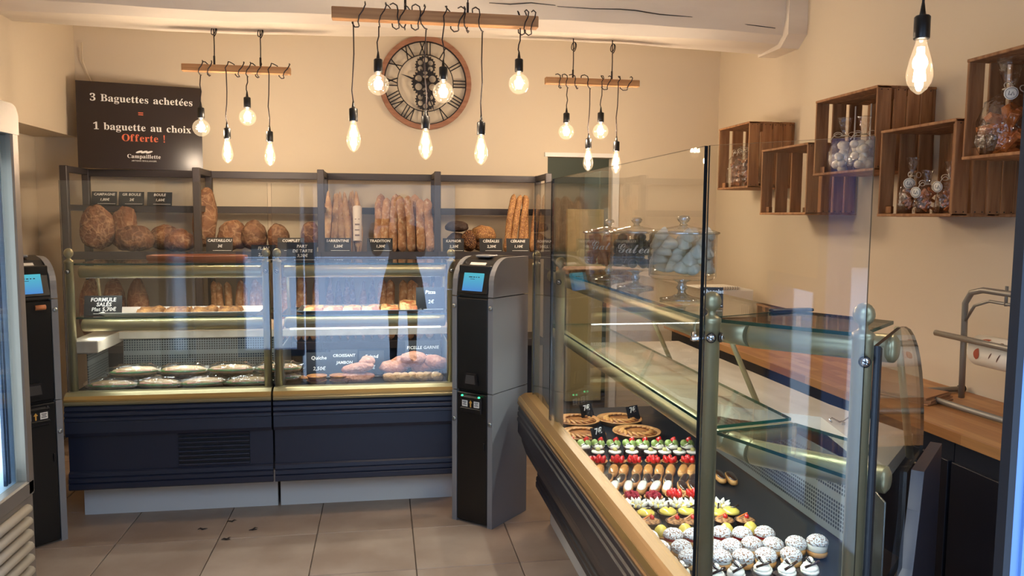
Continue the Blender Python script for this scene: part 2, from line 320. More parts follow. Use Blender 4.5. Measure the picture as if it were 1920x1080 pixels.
M_STEEL = mat('steel', lin(176, 178, 174), .3, metal=.9)
M_CHROME = mat('chrome', lin(215, 215, 215), .12, metal=1)
M_BLACK = mat('black_plastic', lin(14, 13, 14), .35)
M_BLACKM = mat('black_metal', lin(28, 22, 22), .5, metal=.2)
M_GREYP = mat('grey_cabinet', lin(136, 136, 138), .4, metal=.15)
M_SHELF = mat('shelf_steel', lin(64, 58, 58), .45, metal=.2)
M_DECK = mat('deck_steel', lin(24, 29, 36), .38, metal=.0, spec=.35)
M_SLAB = mat('stone_slab', lin(206, 192, 172), .35, col2=lin(188, 172, 150), ns=14, stretch=(1, .35, 1), det=6)
M_CORD = mat('black_cord', lin(34, 20, 20), .6)
M_PINE = mat('pine_bar', lin(196, 148, 100), .6, col2=lin(172, 122, 78), ns=5, stretch=(.6, 14, 14), bump=.05)
M_CRATE = mat('crate_wood', lin(170, 122, 80), .75, col2=lin(134, 90, 56), ns=4, stretch=(9, 9, .8), bump=.2, bs=18, rnd=.14)
M_BUTCH = None
M_WHITE = mat('white_plastic', lin(232, 228, 220), .45)
M_PAPER = mat('paper', lin(238, 232, 220), .8)
M_CHALK = mat('chalk_white', lin(235, 232, 225), .9)
M_BOARD = mat('chalkboard', lin(20, 19, 21), .55)
M_CGLASS = clear('counter_glass', tint=(.98, .99, .985, 1), f0=.075)
M_GLASS = clear('pane_glass', tint=(.985, .995, .988, 1), f0=.045, pw=6.2)
M_SHGLASS = clear('shelf_glass', tint=(.94, .985, .96, 1), f0=.05)
M_EDGE = mat('glass_edge', lin(16, 62, 46), .15, spec=.6)
M_EDGEK = mat('glass_edge_dark', lin(30, 28, 26), .2, spec=.6)
M_JAR = clear('jar_glass', tint=(.99, .99, .98, 1), f0=.09)
M_RIM = clear('jar_rim_glass', tint=(.9, .9, .86, 1), f0=.38, rough=.03)
M_FILM = clear('cellophane', f0=.17, rough=.10, body=.0, bodycol=(.9, .9, .9, 1), bump=.9, bs=38)
M_BULB = clear('bulb_glass', f0=.06, glow=.25, glowcol=(1, .72, .42, 1))  # faint emission in the glass imitates the overexposed glow of the bulb
M_FIL = emit('filament', (1, .80, .52, 1), 60)
M_TUBE = emit('lamp_strip', (.95, 1.0, .97, 1), 7)
M_WOODRING = mat('clock_wood', lin(160, 112, 84), .6, col2=lin(138, 92, 66), ns=5, stretch=(1, 1, 10))
M_BLUEFR = mat('door_frame_blue', lin(96, 128, 176), .4)
M_RUBBER = mat('rubber', lin(18, 18, 22), .6)

def tex_brick_wood(name):
    m, N, L, b = nodes(name)
    tc = N.new('ShaderNodeTexCoord'); mp = N.new('ShaderNodeMapping'); mp.inputs['Rotation'].default_value = (0, 0, PI / 2); L.new(tc.outputs['Object'], mp.inputs[0])
    br = N.new('ShaderNodeTexBrick'); br.inputs['Color1'].default_value = lin(206, 150, 92); br.inputs['Color2'].default_value = lin(172, 112, 62); br.inputs['Mortar'].default_value = lin(150, 98, 55)
    br.inputs['Scale'].default_value = 1; br.inputs['Mortar Size'].default_value = .0006; br.inputs['Brick Width'].default_value = .34; br.inputs['Row Height'].default_value = .045; br.offset = .37
    L.new(mp.outputs[0], br.inputs['Vector'])
    n = N.new('ShaderNodeTexNoise'); n.inputs['Scale'].default_value = 6; mp2 = N.new('ShaderNodeMapping'); mp2.inputs['Scale'].default_value = (14, .8, 14); L.new(tc.outputs['Object'], mp2.inputs[0]); L.new(mp2.outputs[0], n.inputs['Vector'])
    mx = N.new('ShaderNodeMix'); mx.data_type = 'RGBA'; mx.blend_type = 'MULTIPLY'; mx.inputs[0].default_value = .35
    L.new(br.outputs['Color'], mx.inputs[6]); L.new(n.outputs['Fac'], mx.inputs[7]); L.new(mx.outputs[2], b.inputs['Base Color']); b.inputs['Roughness'].default_value = .38
    return m
M_BUTCH = tex_brick_wood('butcher_block')

def perforated(name, base, pitch, hole):
    """sheet metal with square punched holes, two bands of them (object X / Z)"""
    m, N, L, b = nodes(name)
    tc = N.new('ShaderNodeTexCoord'); sx = N.new('ShaderNodeSeparateXYZ'); L.new(tc.outputs['Object'], sx.inputs[0])
    def fr(o):
        a = N.new('ShaderNodeMath'); a.operation = 'DIVIDE'; a.inputs[1].default_value = pitch; L.new(o, a.inputs[0])
        f = N.new('ShaderNodeMath'); f.operation = 'FRACT'; L.new(a.outputs[0], f.inputs[0])
        g = N.new('ShaderNodeMath'); g.operation = 'LESS_THAN'; g.inputs[1].default_value = hole; L.new(f.outputs[0], g.inputs[0]); return g.outputs[0]
    def mul(a, c_):
        q = N.new('ShaderNodeMath'); q.operation = 'MULTIPLY'; L.new(a, q.inputs[0]); L.new(c_, q.inputs[1]); return q.outputs[0]
    ab = N.new('ShaderNodeMath'); ab.operation = 'ABSOLUTE'; L.new(sx.outputs['Z'], ab.inputs[0])
    g1 = N.new('ShaderNodeMath'); g1.operation = 'GREATER_THAN'; g1.inputs[1].default_value = .013; L.new(ab.outputs[0], g1.inputs[0])
    g2 = N.new('ShaderNodeMath'); g2.operation = 'LESS_THAN'; g2.inputs[1].default_value = .098; L.new(ab.outputs[0], g2.inputs[0])
    k = mul(mul(fr(sx.outputs['X']), fr(ab.outputs[0])), mul(g1.outputs[0], g2.outputs[0]))
    mx = N.new('ShaderNodeMix'); mx.data_type = 'RGBA'; mx.inputs[6].default_value = base; mx.inputs[7].default_value = (.004, .004, .005, 1)
    L.new(k, mx.inputs[0]); L.new(mx.outputs[2], b.inputs['Base Color']); b.inputs['Roughness'].default_value = .4; b.inputs['Metallic'].default_value = .3
    return m
M_PERF = perforated('perforated_sheet', lin(126, 128, 124), .0125, .62)

def bread(name, base, dark, flour, fs=30, fl=.62, seeds=None, cracks=0):
    """crust: baked colour patches, flour bloom, optional seeds"""
    m, N, L, b = nodes(name)
    tc = N.new('ShaderNodeTexCoord'); oi = N.new('ShaderNodeObjectInfo'); mu = N.new('ShaderNodeMath'); mu.operation = 'MULTIPLY'; mu.inputs[1].default_value = 41; L.new(oi.outputs['Random'], mu.inputs[0])
    ad = N.new('ShaderNodeVectorMath'); ad.operation = 'ADD'; L.new(tc.outputs['Object'], ad.inputs[0]); L.new(mu.outputs[0], ad.inputs[1]); v = ad.outputs[0]
    def ns(sc, lo, hi, det=4):
        n = N.new('ShaderNodeTexNoise'); n.inputs['Scale'].default_value = sc; n.inputs['Detail'].default_value = det; L.new(v, n.inputs['Vector'])
        r = N.new('ShaderNodeMapRange'); r.inputs[1].default_value = lo; r.inputs[2].default_value = hi; L.new(n.outputs['Fac'], r.inputs[0]); return r.outputs[0]
    def mix(f, a, col):
        x = N.new('ShaderNodeMix'); x.data_type = 'RGBA'; L.new(f, x.inputs[0])
        if isinstance(a, tuple): x.inputs[6].default_value = a
        else: L.new(a, x.inputs[6])
        x.inputs[7].default_value = col; return x.outputs[2]
    o = mix(ns(14, .35, .68), base, dark); o = mix(ns(fs, fl - .04, fl + .24, 8), o, flour)
    if cracks:
        nz = N.new('ShaderNodeTexNoise'); nz.inputs['Scale'].default_value = 9; L.new(v, nz.inputs['Vector'])
        mm = N.new('ShaderNodeMix'); mm.data_type = 'RGBA'; mm.blend_type = 'ADD'; mm.inputs[0].default_value = .22; L.new(v, mm.inputs[6]); L.new(nz.outputs['Color'], mm.inputs[7])
        vc = N.new('ShaderNodeTexVoronoi'); vc.feature = 'DISTANCE_TO_EDGE'; vc.inputs['Scale'].default_value = cracks; L.new(mm.outputs[2], vc.inputs['Vector'])
        r = N.new('ShaderNodeMapRange'); r.inputs[1].default_value = .0; r.inputs[2].default_value = .09; r.inputs[3].default_value = .5; r.inputs[4].default_value = 0; L.new(vc.outputs['Distance'], r.inputs[0]); o = mix(r.outputs[0], o, flour)
    if seeds:
        vo = N.new('ShaderNodeTexVoronoi'); vo.inputs['Scale'].default_value = 130; L.new(v, vo.inputs['Vector'])
        lt = N.new('ShaderNodeMath'); lt.operation = 'LESS_THAN'; lt.inputs[1].default_value = .32; L.new(vo.outputs['Distance'], lt.inputs[0]); o = mix(lt.outputs[0], o, seeds)
    L.new(o, b.inputs['Base Color']); b.inputs['Roughness'].default_value = .65
    n = N.new('ShaderNodeTexNoise'); n.inputs['Scale'].default_value = 55; L.new(v, n.inputs['Vector'])
    bp = N.new('ShaderNodeBump'); bp.inputs['Strength'].default_value = .9; bp.inputs['Distance'].default_value = .012; n.inputs['Detail'].default_value = 6; L.new(n.outputs['Fac'], bp.inputs['Height']); L.new(bp.outputs[0], b.inputs['Normal'])
    return m
B_RUST = bread('rustic_crust', lin(146, 98, 64), lin(104, 64, 40), lin(196, 160, 122), 22, .60, cracks=13)
B_DARK = bread('brown_crust', lin(120, 80, 54), lin(86, 54, 36), lin(172, 136, 102), 22, .62, cracks=11)
B_TRAD = bread('tradition_crust', lin(192, 146, 102), lin(156, 106, 68), lin(224, 200, 164), 40, .56)
B_PALE = bread('pale_crust', lin(202, 164, 116), lin(178, 132, 86), lin(228, 202, 162), 30, .6)
B_SEED = bread('seeded_crust', lin(172, 122, 78), lin(138, 90, 54), lin(204, 166, 118), 40, .66, lin(222, 176, 104))
B_SEEDD = bread('dark_seeded_crust', lin(104, 60, 32), lin(66, 36, 22), lin(150, 100, 56), 40, .66, lin(196, 150, 92))
B_RYE = bread('rye_crust', lin(70, 52, 44), lin(46, 34, 30), lin(110, 92, 80), 30, .66)
B_PINK = bread('ham_sandwich_crust', lin(200, 140, 112), lin(178, 112, 86), lin(226, 180, 150), 30, .60)

# ------------------------------------------------------------ setting
X0, X1, Y0, Y1, ZC = -2.25, 2.5, .75, 5.69, 2.95
b = MB(); b.box(((X0 + X1) / 2, 3.2, -.06), (X1 - X0 + .4, 5.6, .1)); floor = struct('floor', b, M_GROUT)
tb = MB(); tb.box((0, 0, -.006), (.446, .446, .012), .0022); tile = tb.build('tile', M_TILE, floor)
k = 0
for i in range(-7, 6):
    for j in range(-7, 5):
        x, y = .1351 + (i + .5) * .45, 3.7356 + (j + .5) * .45
        if not (X0 < x < X1 + .2 and Y0 < y < Y1 + .1): continue
        o = tile if k == 0 else tile.copy()
        if k: COL.objects.link(o)
        o.location = (x, y, 0); k += 1
b = MB(); b.box((0, Y1 + .06, 1.475), (1, .12, 2.95)); b.v = []; b.f = []; b.m = []; b.s = []
DX0, DX1, DZ = 1.194, 1.69, 1.95
for x0, x1, z0, z1 in ((X0 - .1, DX0, 0, ZC), (DX1, X1 + .1, 0, ZC), (DX0, DX1, DZ, ZC)): b.box(((x0 + x1) / 2, Y1 + .06, (z0 + z1) / 2), (x1 - x0, .12, z1 - z0))
struct('wall_back', b, M_WALL)
b = MB(); b.box((X1 + .06, 3.2, ZC / 2), (.12, 5.1, ZC)); struct('wall_right', b, M_WALL)
b = MB(); b.box((X0 - .06, 3.2, ZC / 2), (.12, 5.1, ZC)); struct('wall_left', b, M_WALL)
b = MB(); b.box((0, 3.2, ZC + .05), (5.4, 5.2, .1)); struct('ceiling', b, M_CEIL)
b = MB(); b.prism([(X0, 1.6), (-1.97, 1.6), (-1.985, Y1), (X0, Y1)], ZC - 2.01, (0, 0, 2.01)); struct('trim_1', b, M_WALL, 'cream boxed-in bulkhead above the left niche')
# painted timber beam with an uneven underside
b = MB(); n = 60; P = []
for i in range(n + 1):
    x = X0 + (X1 - X0) * i / n; w = .018 * math.sin(x * 2.1 + 1) + .012 * math.sin(x * 5.3) + .006 * noise.noise((x * 4, 0, 0)); w2 = .02 * math.sin(x * 1.7) + .014 * noise.noise((x * 3, 5, 0))
    zb = 2.575 + (.012 * math.sin(x * 1.3)) ; P.append([(x, 4.50 + w * .5, ZC), (x, 4.50 + w * .4, zb + .16), (x, 4.53 + w, zb + .035 + w2 * .4), (x, 4.585 + w, zb - .012), (x, 4.80, zb - .02 + w2 * .5), (x, 4.80, ZC)])
vs = [p for r in P for p in r]; fs = [(i * 6 + j, i * 6 + (j + 1) % 6, (i + 1) * 6 + (j + 1) % 6, (i + 1) * 6 + j) for i in range(n) for j in range(6)]
b.add(vs, fs, False); beam = struct('trim_2', b, M_BEAM, 'thick painted timber beam with long cracks')
b = MB()
def crack(pts, w=.0035):
    b.tube(pts, [w * (.25 + .75 * math.sin(PI * (i + .5) / len(pts))) for i in range(len(pts))], 5, flat=.9)
crack([(.60, 4.503, 2.70), (.72, 4.503, 2.698), (.84, 4.503, 2.712), (.98, 4.503, 2.705)])
crack([(.99, 4.503, 2.70), (1.2, 4.503, 2.697), (1.36, 4.503, 2.702), (1.45, 4.504, 2.70), (1.6, 4.504, 2.685), (1.78, 4.504, 2.68), (1.95, 4.504, 2.672)])
crack([(1.9, 4.504, 2.665), (2.1, 4.504, 2.655), (2.32, 4.505, 2.64)])
crack([(.35, 4.503, 2.73), (.5, 4.503, 2.728), (.62, 4.503, 2.725)], .002)
b.build('crack', M_BLACKM, beam)
b = MB(); b.prism([(4.46, ZC), (4.46, 2.60), (4.55, 2.535), (4.84, 2.535), (4.84, ZC)], .12, (X1 - .12, 0, 0), (0, 1, 0), (0, 0, 1)); struct('trim_3', b, M_BEAM, 'boxed end of the beam at the right wall')
# kitchen seen through the doorway
b = MB()
for cx, cy, dx, dy in ((1.0, 7.6, 3.0, .1), (.35, 6.7, .1, 1.8), (2.45, 6.7, .1, 1.8)): b.box((cx, cy, 1.3), (dx, dy, 2.6))
b.box((1.4, 6.7, 2.62), (2.2, 1.9, .1)); struct('wall_kitchen', b, mat('kitchen_paint', lin(150, 150, 132), .8))
b = MB(); b.box((1.4, 6.7, -.03), (2.2, 1.9, .06)); struct('floor_kitchen', b, M_GROUT)
b = MB(); t = .05
b.box((DX1 + t / 2 - .01, Y1 - .008, DZ / 2), (t, .03, DZ)); b.box(((DX0 + DX1) / 2, Y1 - .008, DZ + .012), (DX1 - DX0 + t, .03, .03))
struct('door_1', b, M_WHITE, 'white frame of the kitchen doorway')
# shop front: open double doorway, a glazed bay either side
b = MB(); ins = []
for x0, x1, z0, z1 in ((X0 - .1, -1.27, 0, ZC), (1.62, X1 + .1, 0, ZC), (-1.27, 1.62, 2.5, ZC), (-1.27, -.72, 0, .25), (-1.27, -.72, 1.27, 2.5), (1.02, 1.62, 0, .25)): b.box(((x0 + x1) / 2, .69, (z0 + z1) / 2), (x1 - x0, .14, z1 - z0))
struct('wall_front', b, M_WALL)
b = MB(); b.mi = 0
for x in (-1.24, -.73): b.box((x, .70, .76), (.06, .1, 1.02))
b.box((-.985, .70, 1.24), (.45, .1, .06)); b.box((-.985, .70, .28), (.45, .1, .06)); w1 = struct('window_1', b, M_BLUEFR)
b = MB(); b.box((-.985, .70, .76), (.46, .008, .94)); b.build('pane', M_GLASS, w1)
b = MB()
for x in (1.05, 1.59): b.box((x, .70, 1.37), (.06, .1, 2.26))
b.box((1.32, .70, 2.47), (.48, .1, .06)); b.box((1.32, .70, .28), (.48, .1, .06)); w2 = struct('window_2', b, M_BLUEFR)
b = MB(); b.box((1.32, .70, 1.37), (.50, .008, 2.14)); b.build('pane', M_GLASS, w2)
b = MB()   # right door jamb with its rebates
b.prism([(.695, .775), (.695, .756), (.705, .754), (.705, .750), (.716, .750), (.716, .744), (.722, .744), (.722, .750), (.737, .748), (.737, .740), (1.02, .72), (1.02, .775)], 2.5, (0, 0, 0)); dj = struct('door_2', b, M_BLUEFR, 'blue painted frame of the shop entrance at the right')
b = MB(); b.box((.691, .762, 1.25), (.009, .014, 2.5)); b.build('door_gasket', M_RUBBER, dj)
b = MB(); b.box((-.64, .72, 1.25), (.08, .1, 2.5)); struct('trim_4', b, M_BLUEFR, 'blue left jamb of the shop entrance')
b = MB(); b.box((.15, .72, 2.47), (1.6, .1, .06)); struct('trim_5', b, M_BLUEFR, 'blue head of the shop entrance')
# the street behind the viewer
b = MB(); b.box((0, -1.1, -.07), (30, 3.5, .1)); struct('pavement', b, mat('pavement', lin(214, 212, 208), .8))
b = MB(); b.box((0, -13.5, -.20), (70, 21.3, .12)); struct('road', b, mat('brightened_ground', lin(224, 224, 226), .6))  # colour raised near white so the case glass reflects a brighter street
b = MB(); b.box((0, -24, 5.4), (70, .4, 11))
fac = struct('facade', b, mat('render_facade', lin(128, 118, 108), .85), 'stone house front across the street')
for s_ in (-1, 1):  # side blocks added to keep bright sky out of the glass reflections
    b = MB(); b.box((s_ * 24, -12, 5.4), (.4, 24.5, 11)); struct('facade', b, MATS['render_facade'], 'added stone house row blocking sky from the glass reflections')
wb = MB(); wb.box((0, 0, 0), (1.1, .06, 1.5)); wo = wb.build('facade_window', mat('far_window', lin(60, 66, 78), .2), fac)
for i, x in enumerate((-8, -5, -2, 1, 4, 7)):
    o = wo if i == 0 else wo.copy()
    if i: COL.objects.link(o)
    o.location = (x, -23.8, 3.6)
# ------------------------------------------------------------ display cases
ZL, ZD, ZS = .66, .575, .90        # ledge top, deck, stone slab top
P_LEDGE = [(.03, .60), (-.04, .60), (-.048, .606), (-.050, .616), (-.044, .622), (-.044, .632), (-.036, .646), (-.020, .656), (-.012, .66), (.03, .66)]
P_STRIPE = [(-.047, .6222), (-.0475, .6316), (-.039, .6466), (-.034, .644), (-.040, .63), (-.040, .6222)]
P_UP = [(.0, .60), (-.036, .60), (-.044, .594), (-.046, .578), (-.038, .574), (-.048, .566), (-.049, .552), (-.040, .548), (-.050, .540), (-.051, .528), (-.045, .524), (-.047, .470), (-.038, .452), (-.010, .448), (.0, .448)]
P_MID = [(.03, .448), (-.008, .448), (-.008, .275), (.03, .275)]
P_LO = [(.0, .275), (-.012, .275), (-.022, .268), (-.024, .250), (-.018, .247), (-.028, .241), (-.029, .224), (-.021, .221), (-.030, .215), (-.030, .192), (-.020, .185), (.0, .185)]
def post_mb(base=ZL - .02):
    b = MB(); b.lathe([(.0195, base), (.0195, 1.272), (.0215, 1.274), (.0215, 1.284), (.017, 1.288), (.010, 1.292), (.0085, 1.300), (.012, 1.304), (.0175, 1.3085), (.0205, 1.318), (.0208, 1.324), (.0185, 1.333), (.013, 1.340), (.006, 1.344), (.0001, 1.345)], 20)
    return b
def bolt_mb():
    b = MB(); b.mi = 1; b.lathe([(.0115, 0), (.0115, .006), (.0088, .008)], 16, axis='Y'); b.mi = 0; b.lathe([(.0088, .007), (.008, .0095), (.0001, .0105)], 16, axis='Y')
    b.mi = 1; b.box((0, -.0105, 0), (.014, .001, .0022), R=Matrix.Rotation(.5, 3, 'Y')); return b
def put_post(root, x, y, faces, name='post'):
    p = post_mb().build(name, M_CHAMP, root, (x, y, 0))
    for a, z in faces:
        bolt_mb().build('bolt', [M_CHROME, M_BLACK], p, (.018 * math.sin(a), -.018 * math.cos(a), z), (0, 0, a))
    return p
def tube_lamp(root, p0, p1, lamp=True, name='lamp_tube', w=None, show=False):
    """champagne tube under a glass shelf with a lamp strip along its underside and rounded end caps"""
    p0, p1 = Vector(p0), Vector(p1); d = (p1 - p0); L = d.length; a = math.atan2(d.y, d.x)
    b = MB(); b.lathe([(.020, -.006), (.029, 0), (.030, .004), (.030, L - .004), (.029, L), (.020, L + .006)], 18, axis='X')
    t = b.build(name, M_CHAMP, root, p0, (0, 0, a))
    b = MB(); b.box((L / 2, .0, -.0272 if not show else -.031), (L - .04, .008, .005 if not show else .010)); b.build('lamp_strip', M_TUBE, t)
    if lamp:
        l = bpy.data.lights.new('case_lamp', 'AREA'); l.shape = 'RECTANGLE'; l.size = L - .04; l.size_y = .014; l.energy = TUBE_W * L if w is None else w; l.color = (.93, 1.0, .96)
        o = link('case_lamp', l, t, (L / 2, .004, -.036)); o.rotation_euler = (math.radians(8), 0, 0)
    return t
def pane(root, name, c, size, dark=False):
    b = MB(); x, y, z = size; b.box(c, size); big = max(range(3), key=lambda i: -size[i])
    ax = [{0, 1}, {2, 3}, {4, 5}]
    # faces 0,1 = z, 2,3 = y, 4,5 = x
    keep = {2: (0, 1), 1: (2, 3), 0: (4, 5)}[big]
    b.m = [0 if i in keep else 1 for i in range(6)]
    return b.build(name, [M_CGLASS if size[2] > .05 else M_SHGLASS, M_EDGEK if (dark or size[2] > .05) else M_EDGE], root)

def straight_case(label, x0, L, vent, perf, group='straight display cases of the back counter', ZD=.645):
    r = thing('display_case', label, 'display case', (x0, 3.99, 0), 0, group)
    path = [(L, 0), (0, 0)]
    for nm, pr, m in (('ledge', P_LEDGE, M_CHAMP), ('ledge_stripe', P_STRIPE, M_GOLD), ('fascia', P_UP, M_NAVY), ('front_panel', P_MID, M_NAVY), ('lower_fascia', P_LO, M_NAVY)):
        b = MB(); b.sweep(path, pr); b.build(nm, m, r)
    b = MB(); b.box((L / 2, .165, .095), (L - .004, .02, .19)); b.build('kick_plate', M_KICK, r)
    b = MB(); b.box((L / 2, .40, .38), (L - .01, .44, .38)); b.build('cabinet_body', M_NAVY, r)
    b = MB(); b.box((L / 2, .23, ZD - .01), (L - .01, .40, .02)); b.build('deck', M_DECK, r)
    if perf:
        b = MB(); b.box((0, 0, 0), (L - .16, .006, .235), .002); b.build('perforated_panel', M_PERF, r, (L / 2 + .06, .385, ZD + .135), (-.06, 0, 0))
        b = MB(); b.box((0, 0, 0), (.29, .006, .235), .002); b.build('side_grille', M_PERF, r, (.065, .235, ZD + .135), (0, 0, PI / 2))
        b = MB(); b.box((.07, .26, ZS - .03), (.13, .46, .06), .004); b.build('side_slab', M_SLAB, r)
    else:
        b = MB(); b.box((.035, .24, .72), (.006, .34, .27)); b.box((L - .035, .24, .72), (.006, .34, .27)); b.build('side_panel', M_STEEL, r)
    b = MB(); b.box((L / 2, .56, ZS - .02), (L - .002, .44, .04), .004); b.build('stone_slab', M_SLAB, r)
    pane(r, 'front_glass', (L / 2, 0, (ZL - .01 + 1.662) / 2), (L - .008, .008, 1.662 - ZL + .01))
    pane(r, 'top_shelf', (L / 2, .24, 1.266), (L - .05, .34, .008)); pane(r, 'lower_shelf', (L / 2, .25, 1.004), (L - .05, .34, .008))
    tube_lamp(r, (.05, .09, 1.228), (L - .05, .09, 1.228)); tube_lamp(r, (.05, .10, .968), (L - .05, .10, .968), show=not perf)
    for x in (.021, L - .021): put_post(r, x, .032, [(0, 1.235)])
    for x in (.03, L - .03):
        b = MB(); b.tube([(x, .44, ZS), (x, .36, 1.262)], .008, 8); b.build('rear_support', M_CHAMP, r)
    if vent:
        b = MB(); b.box((0, 0, 0), (.335, .006, .165)); v = b.build('vent', mat('vent_dark', lin(12, 13, 20), .6), r, (.665, -.0085, .365))
        for i in range(8):
            b = MB(); b.box((0, -.006, -.077 + i * .022), (.335, .010, .011), .003, R=Matrix.Rotation(.3, 3, 'X')); b.build('slat', M_NAVY, v)
    return r
straight_case('left navy display case with vent grille and perforated back, holding wrapped sandwiches', -1.485, .942, True, True)
straight_case('right navy display case beside the grey payment machine, holding quiches and rolls', -.533, .90, False, False)

# the long case at the right: front along the room, near end turned 45 degrees
GX = .69
A_ = Vector((.69, 1.625)); B_ = Vector((.915, 1.372)); FAR = 3.70
path = [(B_.x, B_.y), (A_.x, A_.y), (GX, FAR)]
P_MIDR = [(.10, .448), (-.03, .448), (-.026, .42), (-.005, .36), (.03, .30), (.062, .275), (.10, .275)]
M_NAVYR = mat('dark_panel', lin(40, 35, 40), .34, spec=.5)
rc = thing('pastry_case', 'long navy pastry display case with glass front running down the right side', 'display case', (0, 0, 0))
for nm, pr, m in (('ledge', P_LEDGE, M_GOLD2), ('ledge_stripe', P_STRIPE, M_GOLD), ('fascia', P_UP, M_NAVYR), ('front_panel', P_MIDR, M_NAVYR), ('lower_fascia', [(v + .075, z) for v, z in P_LO], M_NAVYR)):
    b = MB(); b.sweep(path, pr); b.build(nm, m, rc)
b = MB(); b.sweep([(B_.x + .1, B_.y + .06), (A_.x, A_.y + .05), (GX, 2.62)], [(.12, 0), (.14, 0), (.14, .19), (.12, .19)]); b.build('kick_plate', M_KICK, rc)
b = MB(); b.sweep([(GX, 2.625), (GX, FAR)], [(.12, 0), (.14, 0), (.14, .19), (.12, .19)]); b.build('kick_plate', M_KICK, rc)
def off(s, t): return (B_.x + .7071 * s + -.7071 * t, B_.y + .7071 * s + .7071 * t)   # s along the end (inward), t along the chamfer towards A
E_ = off(.80, 0)
b = MB(); b.prism([(GX + .15, FAR), (GX + .15, A_.y + .08), off(.16, .06), off(.78, .04), (1.43, 2.2), (1.43, FAR)], ZD - .02 - .05, (0, 0, .05)); b.build('cabinet_body', M_NAVY, rc)
b = MB(); b.prism([(GX + .02, FAR), (GX + .02, A_.y + .02), off(.02, .02), off(.50, .02), (1.33, 2.06), (1.33, FAR)], .02, (0, 0, ZD - .02)); b.build('deck', M_DECK, rc)
Lp = 1.68
b = MB(); b.box((0, 0, 0), (Lp, .006, .24), .002); pp = b.build('perforated_panel', M_PERF, rc, (1.316, 2.0 + Lp / 2, ZD + .125), (.0, 0, PI / 2 - .010))
q0, q1 = Vector((1.306, 1.995)), Vector(off(.44, .025)); dd = q1 - q0
b = MB(); b.box((0, 0, 0), (dd.length, .006, .24), .002); b.build('end_panel_inside', M_STEEL, rc, ((q0.x + q1.x) / 2, (q0.y + q1.y) / 2, ZD + .125), (0, 0, math.atan2(dd.y, dd.x)))
b = MB(); b.box((0, -.0045, 0), (.055, .002, .04)); tg = b.build('rating_plate', M_PAPER, pp, (-.70, 0, .045))
b = MB()
for i in range(9): b.box((-.020 + i * .0045, -.006, 0), (.0018 if i % 3 else .003, .0006, .026))
b.build('barcode', M_BLACK, tg)
b = MB(); b.prism([(1.0, FAR), (1.0, 2.52), (1.12, 2.36), (1.33, 2.20), off(.46, .03), off(.84, .03), (1.45, 2.35), (1.45, FAR)], .04, (0, 0, ZS - .04)); b.build('stone_slab', M_SLAB, rc)
def gpane(name, p, q, z0, z1, holes=None):
    p, q = Vector(p), Vector(q); d = q - p; L = d.length
    b = MB(); b.box((L / 2, 0, (z0 + z1) / 2), (L, .008, z1 - z0)); b.m = [1, 1, 0, 0, 1, 1]
    return b.build(name, [M_GLASS, M_EDGEK], rc, (p.x, p.y, 0), (0, 0, math.atan2(d.y, d.x)))
gpane('front_glass', (GX, A_.y + .004), (GX, 3.17), ZL - .01, 1.662)
gpane('front_glass', (GX, 3.185), (GX + .02, 3.66), ZL - .01, 1.655)
gpane('chamfer_glass', (A_.x + .004, A_.y - .004), (B_.x, B_.y), ZL - .01, 1.662)
o1 = Vector(off(.03, -.01)); arc = [(.0, ZL), (.0, 1.262), (.235, 1.272)] + [(.235 + .42 * math.sin(t) ** 1.0, .90 + .372 * math.cos(t)) for t in [PI / 2 * i / 10 for i in range(1, 10)]] + [(.655, .90), (.42, .90), (.42, ZL)]
b = MB(); b.prism(arc, .008, (o1.x, o1.y, 0), (.7071, .7071, 0), (0, 0, 1), side=1); b.build('end_glass', [M_GLASS, M_EDGEK], rc)
b = MB(); b.prism([(0, .30), (.02, .30), (.02, 1.255), (0, 1.262)], .012, (o1.x, o1.y, 0), (.7071, .7071, 0), (0, 0, 1)); b.build('end_seal', M_RUBBER, rc)
o2 = Vector(off(.0, -.005))
b = MB(); b.prism([(.92, .05), (.92, .865), (.60, .865), (.565, .77), (.50, .64), (.42, .52), (.30, .40), (.12, .30), (.0, .28), (.0, .20), (.12, .05)], .03, (o2.x, o2.y, 0), (.7071, .7071, 0), (0, 0, 1)); b.build('end_panel', mat('end_panel_blue', lin(46, 44, 54), .4), rc)
# shelves: long one, then the turned end piece
def shelf(name, poly, z):
    b = MB(); b.prism(poly, .008, (0, 0, z - .008), side=1); return b.build(name, [M_SHGLASS, M_EDGE], rc)
shelf('top_shelf', [(.765, 3.66), (.765, 1.775), (1.06, 1.90), (1.06, 3.66)], 1.27)
shelf('top_shelf', [(.770, 1.765), (.985, 1.492), off(.40, .02), (1.06, 1.89)], 1.27)
shelf('lower_shelf', [(.79, 3.66), (.79, 1.79), (1.03, 1.84), (1.03, 3.66)], 1.0)
shelf('lower_shelf', [(.795, 1.775), off(.04, .03), off(.30, .03), (1.03, 1.82)], .992)
tube_lamp(rc, (.795, 3.64, 1.232), (.795, 1.86, 1.232), w=8); tube_lamp(rc, (.82, 3.64, .962), (.82, 1.86, .962), w=6)
c0, c1 = Vector((.845, 1.70, 1.238)), Vector((1.055, 1.478, 1.238)); tube_lamp(rc, c0, c1, w=1.0)
b = MB(); b.tube([(.797, 1.86, 1.234), c0], [.029, .029], 16); b.build('tube_elbow', M_CHAMP, rc)
c2, c3 = Vector((.865, 1.715, .955)), Vector((1.055, 1.485, .955)); tube_lamp(rc, c2, c3, w=1.2)
b = MB(); b.tube([(.822, 1.86, .962), c2], [.029, .029], 16); b.build('tube_elbow', M_CHAMP, rc)
b = MB(); b.lathe([(.012, -.004), (.022, 0), (.023, .004), (.023, .225), (.022, .229), (.012, .233)], 14, axis='X'); b.build('shelf_bracket', M_CHAMP, rc, (.81, 1.80, .966), (0, 0, .2))
